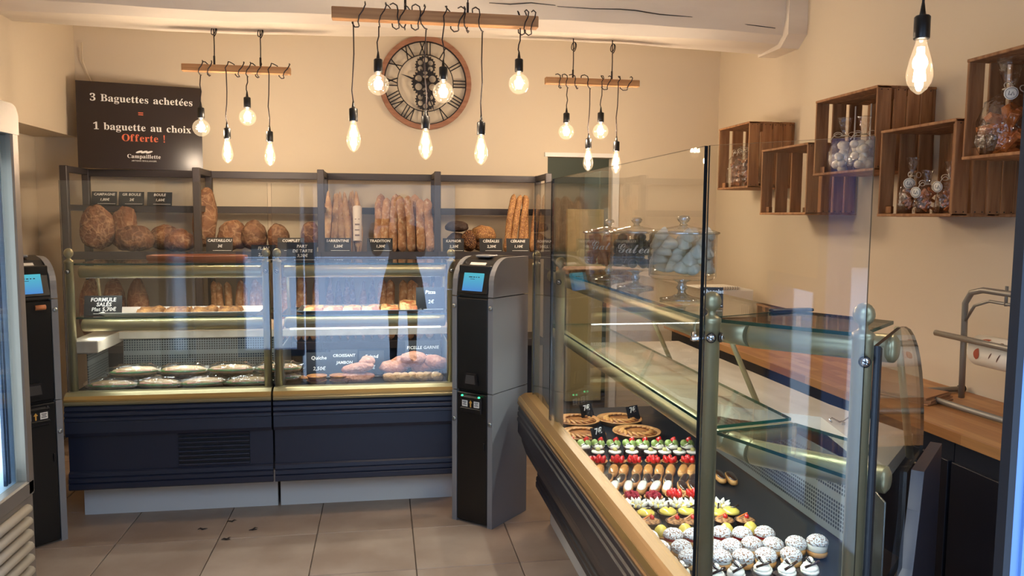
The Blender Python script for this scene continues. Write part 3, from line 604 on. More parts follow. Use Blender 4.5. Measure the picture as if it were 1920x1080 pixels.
put_post(rc, .725, 1.655, [(-.4, 1.243), (.9, 1.243)]); put_post(rc, B_.x + .012, B_.y + .026, [(-.35, 1.232)])
put_post(rc, .722, 3.16, [(-.5, 1.243)]); put_post(rc, .735, 3.735, [])
b = MB(); b.tube([(.715 + .01, 1.64, 1.243), (.668, 1.63, 1.243)], .005, 8); b.lathe([(.011, 0), (.011, .007), (.004, .009)], 14, (.684, 1.66, 1.243), axis='X'); b.build('glass_clamp', M_CHROME, rc)
for (p, q) in ((off(.33, .0), off(.60, .0)), ((1.05, 3.2), (1.22, 3.2)), ((1.05, 2.4), (1.22, 2.4))):
    b = MB(); b.tube([(*p, 1.262), (*q, ZS)], [.0075, .010], 8); b.build('rear_support', M_CHAMP, rc)
# ------------------------------------------------------------ bread shelving along the back wall
SF, SB = 5.22, 5.58
PX = [-1.905, -1.14, -.385, .36, 1.10]
sh = thing('bread_shelf', 'dark steel bread shelving with five uprights along the back wall', 'shelf', (0, 0, 0))
for x in PX:
    for y in (SF, SB):
        b = MB(); b.box((x, y, .90), (.042, .042, 1.80), .003); b.build('upright', M_SHELF, sh)
    for z in (1.78, 1.545):
        b = MB(); b.box((x, (SF + SB) / 2, z), (.036, SB - SF - .042, .038), .002); b.build('side_rail', M_SHELF, sh)
for x0, x1 in zip(PX, PX[1:]):
    for z in (1.775, 1.542):
        b = MB(); b.box(((x0 + x1) / 2, SB, z), (x1 - x0 - .042, .036, .046), .002); b.build('back_rail', M_SHELF, sh)
    for z, t in ((1.245, .03), (.66, .03)):
        b = MB(); b.box(((x0 + x1) / 2, (SF + SB) / 2, z), (x1 - x0 - .004, SB - SF + .06, t), .002); b.box(((x0 + x1) / 2, SF - .028, z + .008), (x1 - x0 - .004, .008, .048), .001); b.build('shelf_board', M_SHELF, sh)
    b = MB(); b.box(((x0 + x1) / 2, SB - .02, .34), (x1 - x0 - .044, .02, .60)); b.build('back_panel', M_NAVY, sh)
SZ1, SZ2 = 1.262, .677

# ------------------------------------------------------------ breads
def loaf(r, score=0, seed=0, lump=.11):
    def fn(d):
        n = noise.noise((d.x * 2 + seed, d.y * 2, d.z * 2)) * lump + noise.noise((d.x * 5 + seed, d.y * 5, d.z * 5)) * lump * .4
        k = 1 + n
        if score:
            for q in range(score):
                t = d.x * 1.2 + d.z * .5 - (q - (score - 1) / 2) * .55
                k -= .10 * math.exp(-(t / .07) ** 2) * max(0, -d.y + .35 + d.z * .3)
        if d.z < -.55: k *= 1 - (-.55 - d.z) * .45
        return k
    b = MB(); b.ball((0, 0, 0), r, 28, 18, fn); return b
def put_loaf(label, x, y, z, r, m, rot=(0, 0, 0), score=3, group=None, name='bread_loaf'):
    o = loaf(r, score, random.random() * 50).build(name, m, None, (x, y, z), rot); tag(o, label, 'bread', group); return o
def baguette_mb(L, r, ends=.35, pointed=False, bend=.0, seed=0, scores=4):
    b = MB(); n = 26; nu = 12; vs = []; fs = []
    for i in range(n + 1):
        t = i / n; e = min(t, 1 - t) / .12; k = math.sin(min(1, e) * PI / 2) ** (1.1 if pointed else .55)
        if pointed: k = min(k, .25 + 2.4 * min(t, 1 - t)) if min(t, 1 - t) < .3 else k
        k = max(k, .04) * (1 + .06 * noise.noise((t * 6 + seed, 0, 0)))
        cx = bend * math.sin(t * PI) + .006 * noise.noise((t * 3, seed, 0)); cy = .006 * noise.noise((t * 3, 0, seed))
        for j in range(nu):
            a = 2 * PI * j / nu; q = k
            ph = (t * scores + .12 * math.sin(a)) % 1; front = max(0, -math.sin(a))
            if .1 < t < .9: q *= 1 + front * (.10 * math.cos(ph * 2 * PI + math.cos(a) * 1.6))
            vs.append((cx + r * q * math.cos(a), cy + r * .92 * q * math.sin(a), t * L))
    for i in range(n):
        for j in range(nu): fs.append((i * nu + j, i * nu + (j + 1) % nu, (i + 1) * nu + (j + 1) % nu, (i + 1) * nu + j))
    fs += [tuple(range(nu))[::-1], tuple(n * nu + j for j in range(nu))]
    b.add(vs, fs, True); return b
def put_bag(label, x0, y0, z0, lean, side, L, r, m, group, pointed=False, scores=4, seed=None, name='baguette'):
    o = baguette_mb(L, r, pointed=pointed, seed=random.random() * 40 if seed is None else seed, scores=scores, bend=random.uniform(-.008, .008)).build(name, m, None, (x0, y0, z0), (-lean, side, random.uniform(-.5, .5)))
    tag(o, label, 'bread', group); return o
# left bay: two tall loaves leaning, round boules
put_loaf('tall oval rustic loaf standing on edge, far left of the bread shelf', -1.765, 5.33, SZ1 + .150, (.100, .065, .155), B_RUST, (-.12, -.06, .2), 2)
put_loaf('tall oval rustic loaf leaning behind the far left loaf on the shelf', -1.665, 5.49, SZ1 + .150, (.085, .065, .150), B_RUST, (-.12, .18, -.2), 2)
put_loaf('largest round boule on the left of the bread shelf', -1.545, 5.31, SZ1 + .085, (.115, .10, .092), B_DARK, (0, 0, .4), 2)
put_loaf('floury round boule, middle of the three on the left shelf', -1.40, 5.50, SZ1 + .085, (.105, .11, .092), B_RUST, (0, .1, 1.2), 3)
put_loaf('small pale boule at the right end of the left bread row', -1.275, 5.32, SZ1 + .075, (.10, .09, .080), B_RUST, (0, 0, 2.2), 2)
put_loaf('tall crusty loaf standing behind the second shelf upright', -1.135, 5.41, SZ1 + .215, (.075, .06, .215), B_RUST, (-.1, .06, .3), 3)
put_loaf('squat floury country loaf right of the second upright', -.965, 5.40, SZ1 + .105, (.095, .08, .108), B_RUST, (-.1, 0, .2), 2)
put_loaf('broad brown country loaf with folded crust, second bay of the shelf', -.825, 5.38, SZ1 + .105, (.085, .08, .110), B_DARK, (-.1, .05, 1.3), 2)
put_loaf('narrow brown country loaf, right end of the country loaves', -.675, 5.39, SZ1 + .095, (.070, .07, .098), B_DARK, (-.1, -.05, 2.0), 1)
put_loaf('dark wholemeal loaf behind the COMPLET price card', -.470, 5.40, SZ1 + .102, (.064, .06, .105), B_DARK, (-.1, 0, .1), 0)
put_loaf('dark wholemeal loaf beside the third shelf upright', -.375 + .03, 5.42, SZ1 + .098, (.060, .06, .1), B_DARK, (-.1, .05, .8), 1)
put_loaf('black rye loaf lying on top of a grey loaf, fourth bay', .505, 5.40, SZ1 + .175, (.082, .06, .042), B_RYE, (0, 0, .1), 0)
put_loaf('grey rye loaf under the black rye loaf', .50, 5.40, SZ1 + .068, (.075, .065, .07), B_RYE, (0, 0, .6), 0)
put_loaf('dark seeded loaf standing right of the rye loaves', .585, 5.37, SZ1 + .075, (.058, .06, .08), B_SEEDD, (0, 0, .5), 0)
put_loaf('golden seeded oval loaf right of the dark seeded loaf', .685, 5.38, SZ1 + .125, (.088, .075, .062), B_SEED, (0, .1, .2), 0)
put_loaf('seeded loaf lying beneath the golden oval loaf', .69, 5.38, SZ1 + .048, (.080, .07, .052), B_SEEDD, (0, 0, 1.2), 0)
# baguettes
def X(px, y=5.4):   # place along the shelf, measured on the photograph
    a = (px - 960) / 1480; return y * (F_.x + R_.x * a) / (F_.y + R_.y * a)
def rowbag(pxs, tip, z0, r, m, lab, group, pointed=False, scores=4, lean=.22, side=None, y0=5.33, name='baguette', jit=0):
    for i, p in enumerate(pxs):
        L = (tip + random.uniform(-.015, .015)) / math.cos(lean)
        put_bag(lab.format(ORD[i] if i < len(pxs) - 1 else 'last'), X(p) + random.uniform(-jit, jit), y0 + (.045 if i % 2 and pointed else 0), z0, lean, (side(i) if side else random.uniform(-.03, .03)), L, r, m, group, pointed, scores, name=name)
rowbag([612, 620, 628, 636, 645, 653, 661, 669, 677], .41, SZ1, .027, B_PALE, 'pointed pale baguette, {} from the left beside the third upright', 'pointed pale baguettes', True, 5, side=lambda i: random.uniform(-.10, -.02))
rowbag([706, 719, 736, 754, 771, 789, 806], .375, SZ1, .0305, B_TRAD, 'plump round-ended tradition baguette, {} from the left behind the TRADITION card', 'tradition baguettes', False, 3, lean=.16, side=lambda i: .12 if i == 0 else random.uniform(-.01, .04))
for i, p in enumerate([714, 746, 780]): put_bag('tradition baguette standing in the back row, ' + ORD[i] + ' from the left', X(p), 5.44, SZ1, .10, .02, .40, .032, B_TRAD, 'tradition baguettes behind', False, 3)
rowbag([945, 957, 969, 981, 993, 1005], .41, SZ1, .0225, B_SEED, 'long seeded baguette, {} from the left at the right end of the bread shelf', 'seeded baguettes', False, 2, lean=.16, side=lambda i: .10 + .02 * random.random())
# bread in a paper sleeve
t = thing('wrapped_baguette', 'baguette in a printed white paper sleeve beside the pale baguettes', 'bread', (X(672), 5.29, SZ1))
o = baguette_mb(.36, .026, pointed=True).build('crust', B_PALE, t, None, (-.2, 0, 0))
b = MB(); b.tube([(0, 0, .08), (0, .036, .26), (0, .05, .305)], [.0275, .029, .030], 12, caps=False); sl_ = b.build('paper_sleeve', mat('sleeve_paper', lin(214, 200, 184), .7), t)
b = MB()
for q in range(4): b.box((0, -.0305 + .0185 * (q + 1) * .5 - .004, .12 + q * .035), (.030, .002, .005 if q % 2 else .010), rz=0)
b.build('sleeve_print', mat('sleeve_print', lin(120, 100, 92), .7), t)
# lower shelf: standing baguettes seen through the cases
lows = [([405, 418, 431, 444, 457, 470, 484], .40, .0235, B_TRAD, False, 'baguette standing on the lower shelf behind the left case, {} from the left'),
        ([528, 543, 558, 573, 588, 603], .42, .0265, B_TRAD, False, 'baguette standing on the lower shelf behind the case post, {} from the left'),
        ([622, 636, 651, 666, 681, 697], .41, .026, B_DARK, True, 'pointed baguette on the lower shelf behind the right case, {} from the left'),
        ([715, 732, 750, 768, 786, 804, 822], .40, .031, B_TRAD, False, 'round-ended baguette on the lower shelf behind the right case, {} from the left')]
for px, tip, r, m, pt, lab in lows: rowbag(px, tip, SZ2, r, m, lab, lab.split(',')[0], pt, 3, lean=.18)
for i, (px, w) in enumerate(((168, .065), (213, .07), (258, .065))):
    put_loaf('dim rustic loaf on the lower shelf, ' + ORD[i] + ' from the left', X(px), 5.40, SZ2 + .21, (w, .08, .21), B_RUST, (-.1, 0, .3 * i), 2, name='bread_loaf')
b = MB(); b.lathe([(.235, 0), (.245, .008), (.245, .03), (.225, .032), (.22, .014), (.0001, .012)], 40); o = b.build('bread_board', mat('board_brown', lin(150, 82, 44), .6), None, (-.93, 4.235, 1.271)); o.scale = (1, .5, 1); tag(o, 'round reddish-brown wooden tray on the left case top', 'tray')

# ------------------------------------------------------------ price cards
def card(label, x, y, z, w, h, lines, lean=.22, rz=0, m=None, sizes=None):
    t = thing('price_card', label, 'price sign', (x, y, z), rz)
    b = MB(); b.box((0, 0, h / 2), (w, .003, h)); p = b.build('card', m or M_BOARD, t, None, (-lean, 0, 0))
    b = MB(); b.box((0, .02, .002), (w * .8, .05, .003)); b.build('foot', m or M_BOARD, t)
    n = len(lines)
    for i, s in enumerate(lines):
        if not s.strip(): continue
        sz = (sizes[i] if sizes else h * .26)
        zz = h * (.80 - .62 * i / max(1, n - 1 + .6)) - sz * .35
        letters(chalk(s, sz, .12, .0006), M_CHALK, p, (0 if i == 0 else w * .02, -.0022, zz))
    b = MB(); b.box((w * .1, -.0022, h * .10), (w * .7, .0008, .0022)); b.build('chalk_line', M_CHALK, p)
    return t
for nm, px, l2, wh in (('CAMPAGNE', 196, '1,80€', 'left'), ('GR BOULE', 247, '2€', 'middle'), ('BOULE', 300, '1,60€', 'right')):
    card('black chalk price card on the back rail above the round loaves, ' + wh + ' of three', X(px, 5.5), SB - .03, 1.566, .155, .090, [nm, l2])
for nm, px, l2, w, wh in (('CASTAILLOU', 414, '3€', .16, 'squat floury country loaf'), ('COMPLET', 547, '2,20€', .165, 'dark wholemeal loaf'), ('SARRENTINE', 634, '1,20€', .17, 'pointed pale baguettes'), ('TRADITION', 713, '1,30€', .165, 'plump tradition baguettes'), ('KAPNOR', 850, '2,20€', .14, 'grey and black rye loaves'), ('CÉRÉALES', 920, '2,20€', .155, 'golden seeded oval loaf'), ('CÉRAINE', 970, '1,10€', .155, 'long seeded baguettes')):
    card('black chalk price card on the shelf edge before the ' + wh, X(px, 5.24), 5.225, SZ1 + .012, w, .092, [nm, l2])
card('black chalk price card reading FLAN on the left case top', -.60, 4.18, 1.272, .12, .085, ['FLAN', '2,20€'], sizes=[.022, .022])
card('black chalk price card for a tart above the right case post', -.405, 4.14, 1.272, .15, .10, ['PART', 'DE TARTE', '3,20€'], sizes=[.021, .021, .021])
card('black chalk price card reading FORMULE SALES beside the white tray', -1.365, 4.15, 1.006, .175, .10, ['FORMULE', 'SALÉS', 'Plat 5,70€'])
card('black chalk price card reading PIZZA right of the pizza tray', .25, 4.16, 1.006, .15, .13, ['Pizza', '2€'], sizes=[.026, .026])
card('black chalk price card reading QUICHE behind the quiches', -.335, 4.21, .645, .14, .145, ['Quiche', '2,50€'], sizes=[.026, .026])
card('black chalk price card reading CROISSANT JAMBON in the right case', -.205, 4.22, .645, .14, .155, ['CROISSANT', 'JAMBON', '2€'], sizes=[.021, .021, .021])
card('black chalk price card reading FRIAND in the right case', -.06, 4.20, .645, .13, .15, ['Friand', '2€'], sizes=[.026, .026])
card('black chalk price card reading FICELLE GARNIE behind the rolls', .215, 4.26, .645, .19, .19, ['FICELLE GARNIE', 'JAMBON', '3€'], sizes=[.023, .020, .022])

# ------------------------------------------------------------ goods in the straight cases
ZC2 = .645
def tray(label, x, y, z, w, d, m, name='tray', rz=0):
    t = thing(name, label, 'tray', (x, y, z), rz)
    b = MB(); h = .02; o = .02
    P = [(-w / 2 + o, -d / 2 + o), (w / 2 - o, -d / 2 + o), (w / 2 - o, d / 2 - o), (-w / 2 + o, d / 2 - o)]; Q = [(-w / 2, -d / 2), (w / 2, -d / 2), (w / 2, d / 2), (-w / 2, d / 2)]
    vs = [(*p, 0) for p in P] + [(*p, .004) for p in P] + [(*q, h) for q in Q] + [(q[0] * 1.02, q[1] * 1.03, h) for q in Q] + [(q[0] * 1.02, q[1] * 1.03, h - .003) for q in Q]
    fs = [(3, 2, 1, 0), (4, 5, 6, 7)]
    for i in range(4):
        j = (i + 1) % 4; fs += [(4 + j, 4 + i, 8 + i, 8 + j), (8 + j, 8 + i, 12 + i, 12 + j), (12 + i, 16 + i, 16 + j, 12 + j), (16 + i, i, j, 16 + j)]
    b.add(vs, fs); b.build('pan', m, t); return t
M_NUT = mat('nut_slab', lin(188, 136, 76), .7, col2=lin(112, 66, 38), ns=38, bump=.7, bs=60)
M_PIZZA = mat('pizza_top', lin(226, 190, 130), .55, col2=lin(176, 96, 58), ns=32, bump=.5, bs=50, lo=.45, hi=.62)
M_QUICHE = mat('quiche_top', lin(206, 142, 70), .5, col2=lin(150, 82, 38), ns=40, bump=.4, bs=60)
M_CRUST = mat('pastry_shell', lin(206, 152, 92), .65, col2=lin(168, 110, 60), ns=20, bump=.2, bs=60)
tray('white rectangular tray carrying a nut-topped slab on the left case shelf', -.99, 4.235, 1.005, .74, .26, M_WHITE)
def slab(w, d, h, m, name, seed):
    b = MB(); nx, ny = 18, 8; vs = []; fs = []
    for j in range(ny + 1):
        for i in range(nx + 1):
            x = (i / nx - .5) * w; y = (j / ny - .5) * d; e = min(i, nx - i, j, ny - j)
            z = h * (0 if e == 0 else .75 + .5 * noise.noise((x * 22 + seed, y * 22, 0)))
            vs.append((x, y, max(0, z)))
    for j in range(ny):
        for i in range(nx): q = j * (nx + 1) + i; fs.append((q, q + 1, q + nx + 2, q + nx + 1))
    b.add(vs, fs, True); b.add([(-w / 2, -d / 2, 0), (w / 2, -d / 2, 0), (w / 2, d / 2, 0), (-w / 2, d / 2, 0)], [(3, 2, 1, 0)]); return b
for i, (x, w) in enumerate(((-1.16, .12), (-1.03, .12), (-.90, .12), (-.775, .11))):
    o = slab(w, .13, .030, M_NUT, 'nut_cake', i * 9).build('nut_cake', M_NUT, None, (x, 4.235, 1.010)); tag(o, 'brown nut-topped cake slice on the white tray, ' + ORD[i] + ' from the left', 'cake', 'nut cake slices on the white tray')
tray('shallow grey metal baking tray of pizza slices in the right case', -.115, 4.235, 1.005, .62, .27, M_STEEL, 'baking_tray')
for i in range(6):
    o = slab(.098, .20, .026, M_PIZZA, 'pizza_slice', 60 + i * 7).build('pizza_slice', M_PIZZA, None, (-.355 + i * .098, 4.23, 1.010)); tag(o, ('crusty golden ' if i == 5 else 'cream-topped ') + 'pizza slice on the metal tray, ' + (ORD[i] if i < 5 else 'last') + ' from the left', 'pizza', 'pizza slices on the tray')
o.scale.z = 1.7
def quiche():
    t = thing('quiche', '', 'quiche'); b = MB(); b.lathe([(.040, 0), (.050, .020), (.052, .022), (.046, .021), (.044, .016)], 22, fn=lambda a, z: 1 + .02 * math.cos(a * 16)); b.build('crust', M_CRUST, t)
    b = MB(); b.lathe([(.046, .016), (.040, .020), (.02, .023), (.0001, .024)], 18); b.build('filling', M_QUICHE, t); return t
row(quiche, [(-.335, 4.10, ZC2), (-.222, 4.10, ZC2), (-.335, 4.10, ZC2 + .024), (-.222, 4.10, ZC2 + .024), (-.385, 4.19, ZC2)], 'small round quiche at the left of the right case, {} of its two stacks', 'quiches in the right case')
def roll(label, x, y, z, r, m, rot, group):
    o = loaf(r, 0, random.random() * 50, .12).build('filled_roll', m, None, (x, y, z), rot); tag(o, label, 'roll', group)
roll('long ham croissant lying behind the CROISSANT card, lower one', -.135, 4.10, ZC2 + .030, (.09, .05, .032), B_PINK, (0, 0, .1), 'ham croissants')
roll('ham croissant resting on top of the lower one', -.13, 4.11, ZC2 + .075, (.085, .045, .030), B_PINK, (0, -.15, -.15), 'ham croissants')
roll('torn ham croissant tip standing up at the right', -.085, 4.13, ZC2 + .10, (.045, .04, .035), B_PINK, (0, -.5, .2), 'ham croissants')
for i in range(7):
    roll('small golden filled roll in the front row, ' + ORD[i] + ' from the left', .035 + i * .040, 4.085 + .012 * (i % 2), ZC2 + .026, (.038, .032, .026), B_PALE, (0, .2, random.uniform(-.6, .6)), 'front row of filled rolls')
for i in range(5):
    roll('long pink ham roll piled behind the small rolls, ' + ORD[i] + ' of the pile', .055 + i * .055, 4.165 + .02 * (i % 2), ZC2 + .065 + .022 * (i % 3), (.075, .04, .040), B_PINK, (0, .12 * (-1) ** i, random.uniform(-.3, .3)), 'pile of ham rolls')
M_SANDW = mat('sandwich_bread', lin(190, 152, 104), .7, col2=lin(214, 184, 140), ns=22, bump=.3)
M_LETT = mat('lettuce', lin(92, 138, 64), .5, col2=lin(60, 108, 48), ns=30, bump=.5)
def wrap():
    t = thing('wrapped_sandwich', '', 'sandwich'); o = loaf((.115, .045, .024), 0, 3, .12).build('sandwich', M_SANDW, t, (0, 0, .026))
    b = MB(); b.ball((0, 0, .028), (.120, .056, .009), 18, 6, lambda d: 1 + .14 * math.sin(9 * math.atan2(d.y, d.x))); b.build('lettuce', M_LETT, t)
    b = MB(); b.box((0, .0, .034), (.16, .082, .006), .002); b.build('ham', mat('ham', lin(226, 160, 140), .5), t)
    b = MB(); b.ball((0, 0, .030), (.135, .058, .036), 24, 12, lambda d: 1 + .26 * noise.noise((d.x * 5, d.y * 7, d.z * 7))); b.build('cellophane', M_FILM, t); return t
pts = [(-1.31 + i * .215, 4.085, ZC2) for i in range(4)] + [(-1.20 + i * .22, 4.185, ZC2 + .002) for i in range(4)] + [(-1.22 + .23 * i, 4.135, ZC2 + .055) for i in range(4)]
row(wrap, pts, 'sandwich wrapped in clear film on the left case deck, {} of the heap', 'film-wrapped sandwiches in the left case', lambda i: random.uniform(-.22, .22))
# lid of the flat dish on the left slab
o = MB().lathe([(.10, 0), (.105, .006), (.10, .012), (.05, .035), (.012, .042), (.012, .052), (.0001, .054)], 24).build('dish_cover', M_STEEL, None, (-.98, 4.55, ZS)); tag(o, 'flat metal dish cover on the left stone slab', 'cover')
# ------------------------------------------------------------ promotional board
t = thing('promotion_board', 'large dark brown board about free baguettes standing on top of the bread shelf', 'sign', (-1.545, 5.54, 1.80), .24)
b = MB(); b.box((0, 0, .275), (.74, .006, .55)); pb = b.build('board', mat('promo_board', lin(50, 38, 30), .22, bump=.05, bs=4, spec=.6), t, None, (-.04, 0, 0))
M_ORANGE = mat('orange_print', lin(222, 108, 70), .6)
for s, z, sz, m in (('3 Baguettes achetées', .428, .050, M_CHALK), ('=', .340, .05, M_ORANGE), ('1 baguette au choix', .248, .050, M_CHALK), ('Offerte !', .180, .050, M_ORANGE), ('Campaillette', .072, .027, M_CHALK)):
    letters(serif(s, sz * .94), m, pb, (.012 if s != '=' else .0, -.0042, z))
letters(chalk('ARTISAN BOULANGER', .0135, 0, 0, 1.1), M_CHALK, pb, (.012, -.0042, .050))
for i in range(3):   # three slanted leaves of the emblem
    r = [(math.cos(a) * .021 + .55 * math.sin(a) * .0065, math.sin(a) * .0065) for a in [2 * PI * q / 16 for q in range(16)]]
    letters(fill([[(x * math.cos(.25) - y * math.sin(.25) + .03 * (i - 1), x * math.sin(.25) + y * math.cos(.25)) for x, y in r]]), M_CHALK, pb, (.014, -.0042, .113), name='emblem_leaf')
b = MB(); b.tube([(-1.925, 5.655, 2.62), (-1.925, 5.66, 2.50), (-1.90, 5.67, 2.42), (-1.875, 5.67, 2.36), (-1.865, 5.66, 2.30)], .005, 8)
o = b.build('cable', M_WALL, None); tag(o, 'thin painted cable running down the back wall behind the dark board', 'cable')

# ------------------------------------------------------------ skeleton clock
CK = (.307, 5.662, 2.437)
ck = thing('wall_clock', 'large round skeleton clock with roman numerals and three gears on the back wall', 'clock', CK)
def circ(r, n=48, cx=0, cz=0): return [(cx + r * math.cos(2 * PI * i / n), cz + r * math.sin(2 * PI * i / n)) for i in range(n)]
def flat(name, rings, m, ext, y=0, par=None): me = fill(rings, ext); me.materials.append(m); return link(name, me, par or ck, (0, y, 0))
flat('wooden_ring', [circ(.322), circ(.288)], M_WOODRING, .014)
flat('outer_ring', [circ(.289), circ(.281)], M_BLACKM, .006)
flat('chapter_ring', [circ(.198), circ(.192)], M_BLACKM, .004)
def bar(x0, z0, x1, z1, w=.0075):
    d = Vector((x1 - x0, z1 - z0)).normalized() * w / 2; n = Vector((-d.y, d.x)); return [(x0 + n.x, z0 + n.y), (x1 + n.x, z1 + n.y), (x1 - n.x, z1 - n.y), (x0 - n.x, z0 - n.y)]
NUM = {1: 'I', 2: 'II', 3: 'III', 4: 'IIII', 5: 'V', 6: 'VI', 7: 'VII', 8: 'VIII', 9: 'IX', 10: 'X', 11: 'XI', 12: 'XII'}
for h, s in NUM.items():
    wd = {'I': .022, 'V': .045, 'X': .045}; tot = sum(wd[c_] for c_ in s); x = -tot / 2; b = MB(); a = -2 * PI * h / 12
    for c_ in s:
        w = wd[c_]; xm = x + w / 2; z0, z1 = .194, .284
        segs = {'I': [(xm, z0, xm, z1)], 'V': [(xm - w * .38, z1, xm, z0), (xm + w * .38, z1, xm, z0)], 'X': [(xm - w * .38, z1, xm + w * .38, z0), (xm + w * .38, z1, xm - w * .38, z0)]}[c_]
        for sg in segs: b.prism(bar(*sg), .006, (0, 0, 0), (1, 0, 0), (0, 0, 1))
        x += w
    b.build('numeral', M_BLACKM, ck, None, (0, -a, 0))
def gear(r, cz, teeth, holes, y):
    ring = []
    for i in range(teeth):
        for q, rr in ((0, r), (.28, r), (.42, r * 1.10), (.72, r * 1.10), (.86, r)):
            a = 2 * PI * (i + q) / teeth; ring.append((rr * math.cos(a), rr * math.sin(a)))
    rings = [ring] + [circ(r * .27, 16, r * .62 * math.cos(a), r * .62 * math.sin(a)) for a in [2 * PI * k / holes + .52 for k in range(holes)]]
    o = flat('gear', rings, M_BLACKM, .003, y); o.location.z = cz; return o
gear(.066, .118, 22, 6, -.004); gear(.090, .0, 28, 6, -.012); gear(.066, -.118, 22, 6, -.004)
b = MB(); b.lathe([(.03, 0), (.03, .012), (.012, .014), (.0001, .015)], 18, axis='Y'); b.build('hub', M_BLACKM, ck, (0, -.014, 0))
flat('hour_hand', [[(-.05, .006), (-.10, .034), (-.118, .040), (-.17, .052), (-.115, .028), (-.10, .020), (-.05, -.002), (0, -.005), (0, .005)]], M_BLACKM, .0015, -.032)
flat('minute_hand', [[(.004, .004), (.03, -.10), (.045, -.15), (.066, -.21), (.036, -.15), (.018, -.10), (-.004, -.002)]], M_BLACKM, .0015, -.036)

# ------------------------------------------------------------ pendant lamps of bulbs on wooden bars
def bulb_prof(kind):
    if kind == 'globe': return [(.0125, 0), (.014, -.012)] + [(.0475 * math.sin(t), -.056 + .0475 * math.cos(t)) for t in [.40 + (PI - .40) * i / 12 for i in range(12)]] + [(.0001, -.1036)]
    return [(.0125, 0), (.0135, -.012), (.019, -.03), (.026, -.055), (.0315, -.082), (.032, -.095), (.028, -.112), (.018, -.128), (.006, -.138), (.0001, -.140)]
def add_bulb(root, x, y, zt, kind, light=True, sc=1.0, w=None):
    """zt = top of the socket"""
    b = MB(); b.lathe([(.0035, .030), (.006, .012), (.008, 0), (.016, -.002), (.0195, -.006), (.0195, -.058), (.0185, -.060), (.0001, -.060)], 16); s_ = b.build('socket', M_BLACK, root, (x, y, zt - .03))
    s_.scale = (sc,) * 3
    b = MB(); b.lathe(bulb_prof(kind), 20); g = b.build('bulb', M_BULB, root, (x, y, zt - .03 - .058 * sc)); g.scale = (sc,) * 3
    b = MB(); L = .055 if kind == 'globe' else .085
    for i in range(6):
        a = 2 * PI * i / 6; b.tube([(.006 * math.cos(a), .006 * math.sin(a), -.022), (.0125 * math.cos(a + .3), .0125 * math.sin(a + .3), -.022 - L)], .0028, 5)
    b.build('filament', M_FIL, g)
    if light:
        l = bpy.data.lights.new('bulb_light', 'POINT'); l.energy = w or BULB_W; l.color = WARM; l.shadow_soft_size = .025
        link('bulb_light', l, g, (0, 0, -.06))
def pendant(label, p0, p1, zc, th, cords, bulbs, ztop, w=None):
    """bar from p0 to p1 (x, y); cords = x of the two suspension cords; bulbs = (x, socket top z, kind, wrap start x)"""
    x0, y0 = p0; x1, y1 = p1
    t = thing('pendant_lamp', label, 'lamp', ((x0 + x1) / 2, (y0 + y1) / 2, zc)); ox, oy = (x0 + x1) / 2, (y0 + y1) / 2
    an = math.atan2(y1 - y0, x1 - x0); L = math.hypot(x1 - x0, y1 - y0)
    b = MB(); b.box((0, 0, 0), (L, th, th), .003); b.build('wooden_bar', M_PINE, t, None, (0, 0, an))
    yy = lambda x: (x - x0) / (x1 - x0) * (y1 - y0) + y0 - oy
    for x in cords:
        b = MB(); X_ = x - ox; Y_ = yy(x); H = ztop - zc
        b.tube([(X_, Y_, th / 2), (X_ + .002, Y_, H * .5), (X_, Y_, H)], .0032, 6); b.cyl((X_, Y_, th / 2), (X_, Y_, th / 2 + .05), .0055, 8)
        if H < .35:
            b.tube([(X_ + .018 * math.sin(a) * math.cos(a * .5) + .004, Y_ - .006, H - .05 + .028 * math.cos(a)) for a in [2 * PI * i / 18 for i in range(18)]], .0028, 5, closed=True)
            b.tube([(X_ - .012 * math.sin(a), Y_ - .004, H - .045 + .024 * math.cos(a + .4)) for a in [2 * PI * i / 14 for i in range(14)]], .0028, 5, closed=True)
        b.build('suspension_cord', M_CORD, t)
    for x, zs, kind, xw, turns in bulbs:
        P = []; r = th * .95; n = int(14 * turns)
        for i in range(n + 1):
            q = i / n; a = PI * .5 + 2 * PI * turns * q; xx = x + (xw - x) * 1.9 * (1 - q)
            sq = 1 + .18 * abs(math.sin(2 * a)); P.append((xx - ox + .008 * math.sin(3 * a), yy(xx) + r * sq * math.cos(a), r * sq * math.sin(a)))
        ye = P[-1][1]; X_ = x - ox; zb = zs - zc
        P += [(X_ + .004, ye * .8, -th * .9 if math.sin(PI * .5 + 2 * PI * turns) < 0 else P[-1][2] - th * .6)]
        for q in (.35, .6, .85): P.append((X_ + .005 * math.sin(q * 7 + x * 9), ye * .7, P[-1][2] * 0 + (-th) * (1 - q) + zb * q))
        P.append((X_, ye * .7, zb))
        b = MB(); b.tube(P, .0030, 6); b.build('cable', M_CORD, t)
        add_bulb(t, X_, ye * .7, zb + .002, kind, w=w)
    return t
pendant('left pendant lamp with four bulbs on a wooden bar near the dark board', (-1.092, 4.72), (-.506, 4.72), 2.322, .040, (-.919, -.67),
        [(-.998, 2.135, 'globe', -.96, 1.5), (-.855, 2.022, 'pear', -.80, 1.25), (-.747, 2.20, 'globe', -.70, 1.5), (-.625, 2.01, 'pear', -.56, 1.25)], 2.575, 10.0)
pendant('large middle pendant lamp with six bulbs on a wooden bar before the clock', (-.212, 3.65), (.711, 3.65), 2.394, .052, (.109, .389),
        [(-.124, 2.02, 'pear', -.09, .75), (-.012, 2.235, 'globe', .10, 2.5), (.198, 1.99, 'pear', .12, 1.5), (.276, 2.205, 'globe', .33, 1.25), (.452, 1.97, 'pear', .40, 1.5), (.626, 2.26, 'globe', .66, 2.0)], ZC)
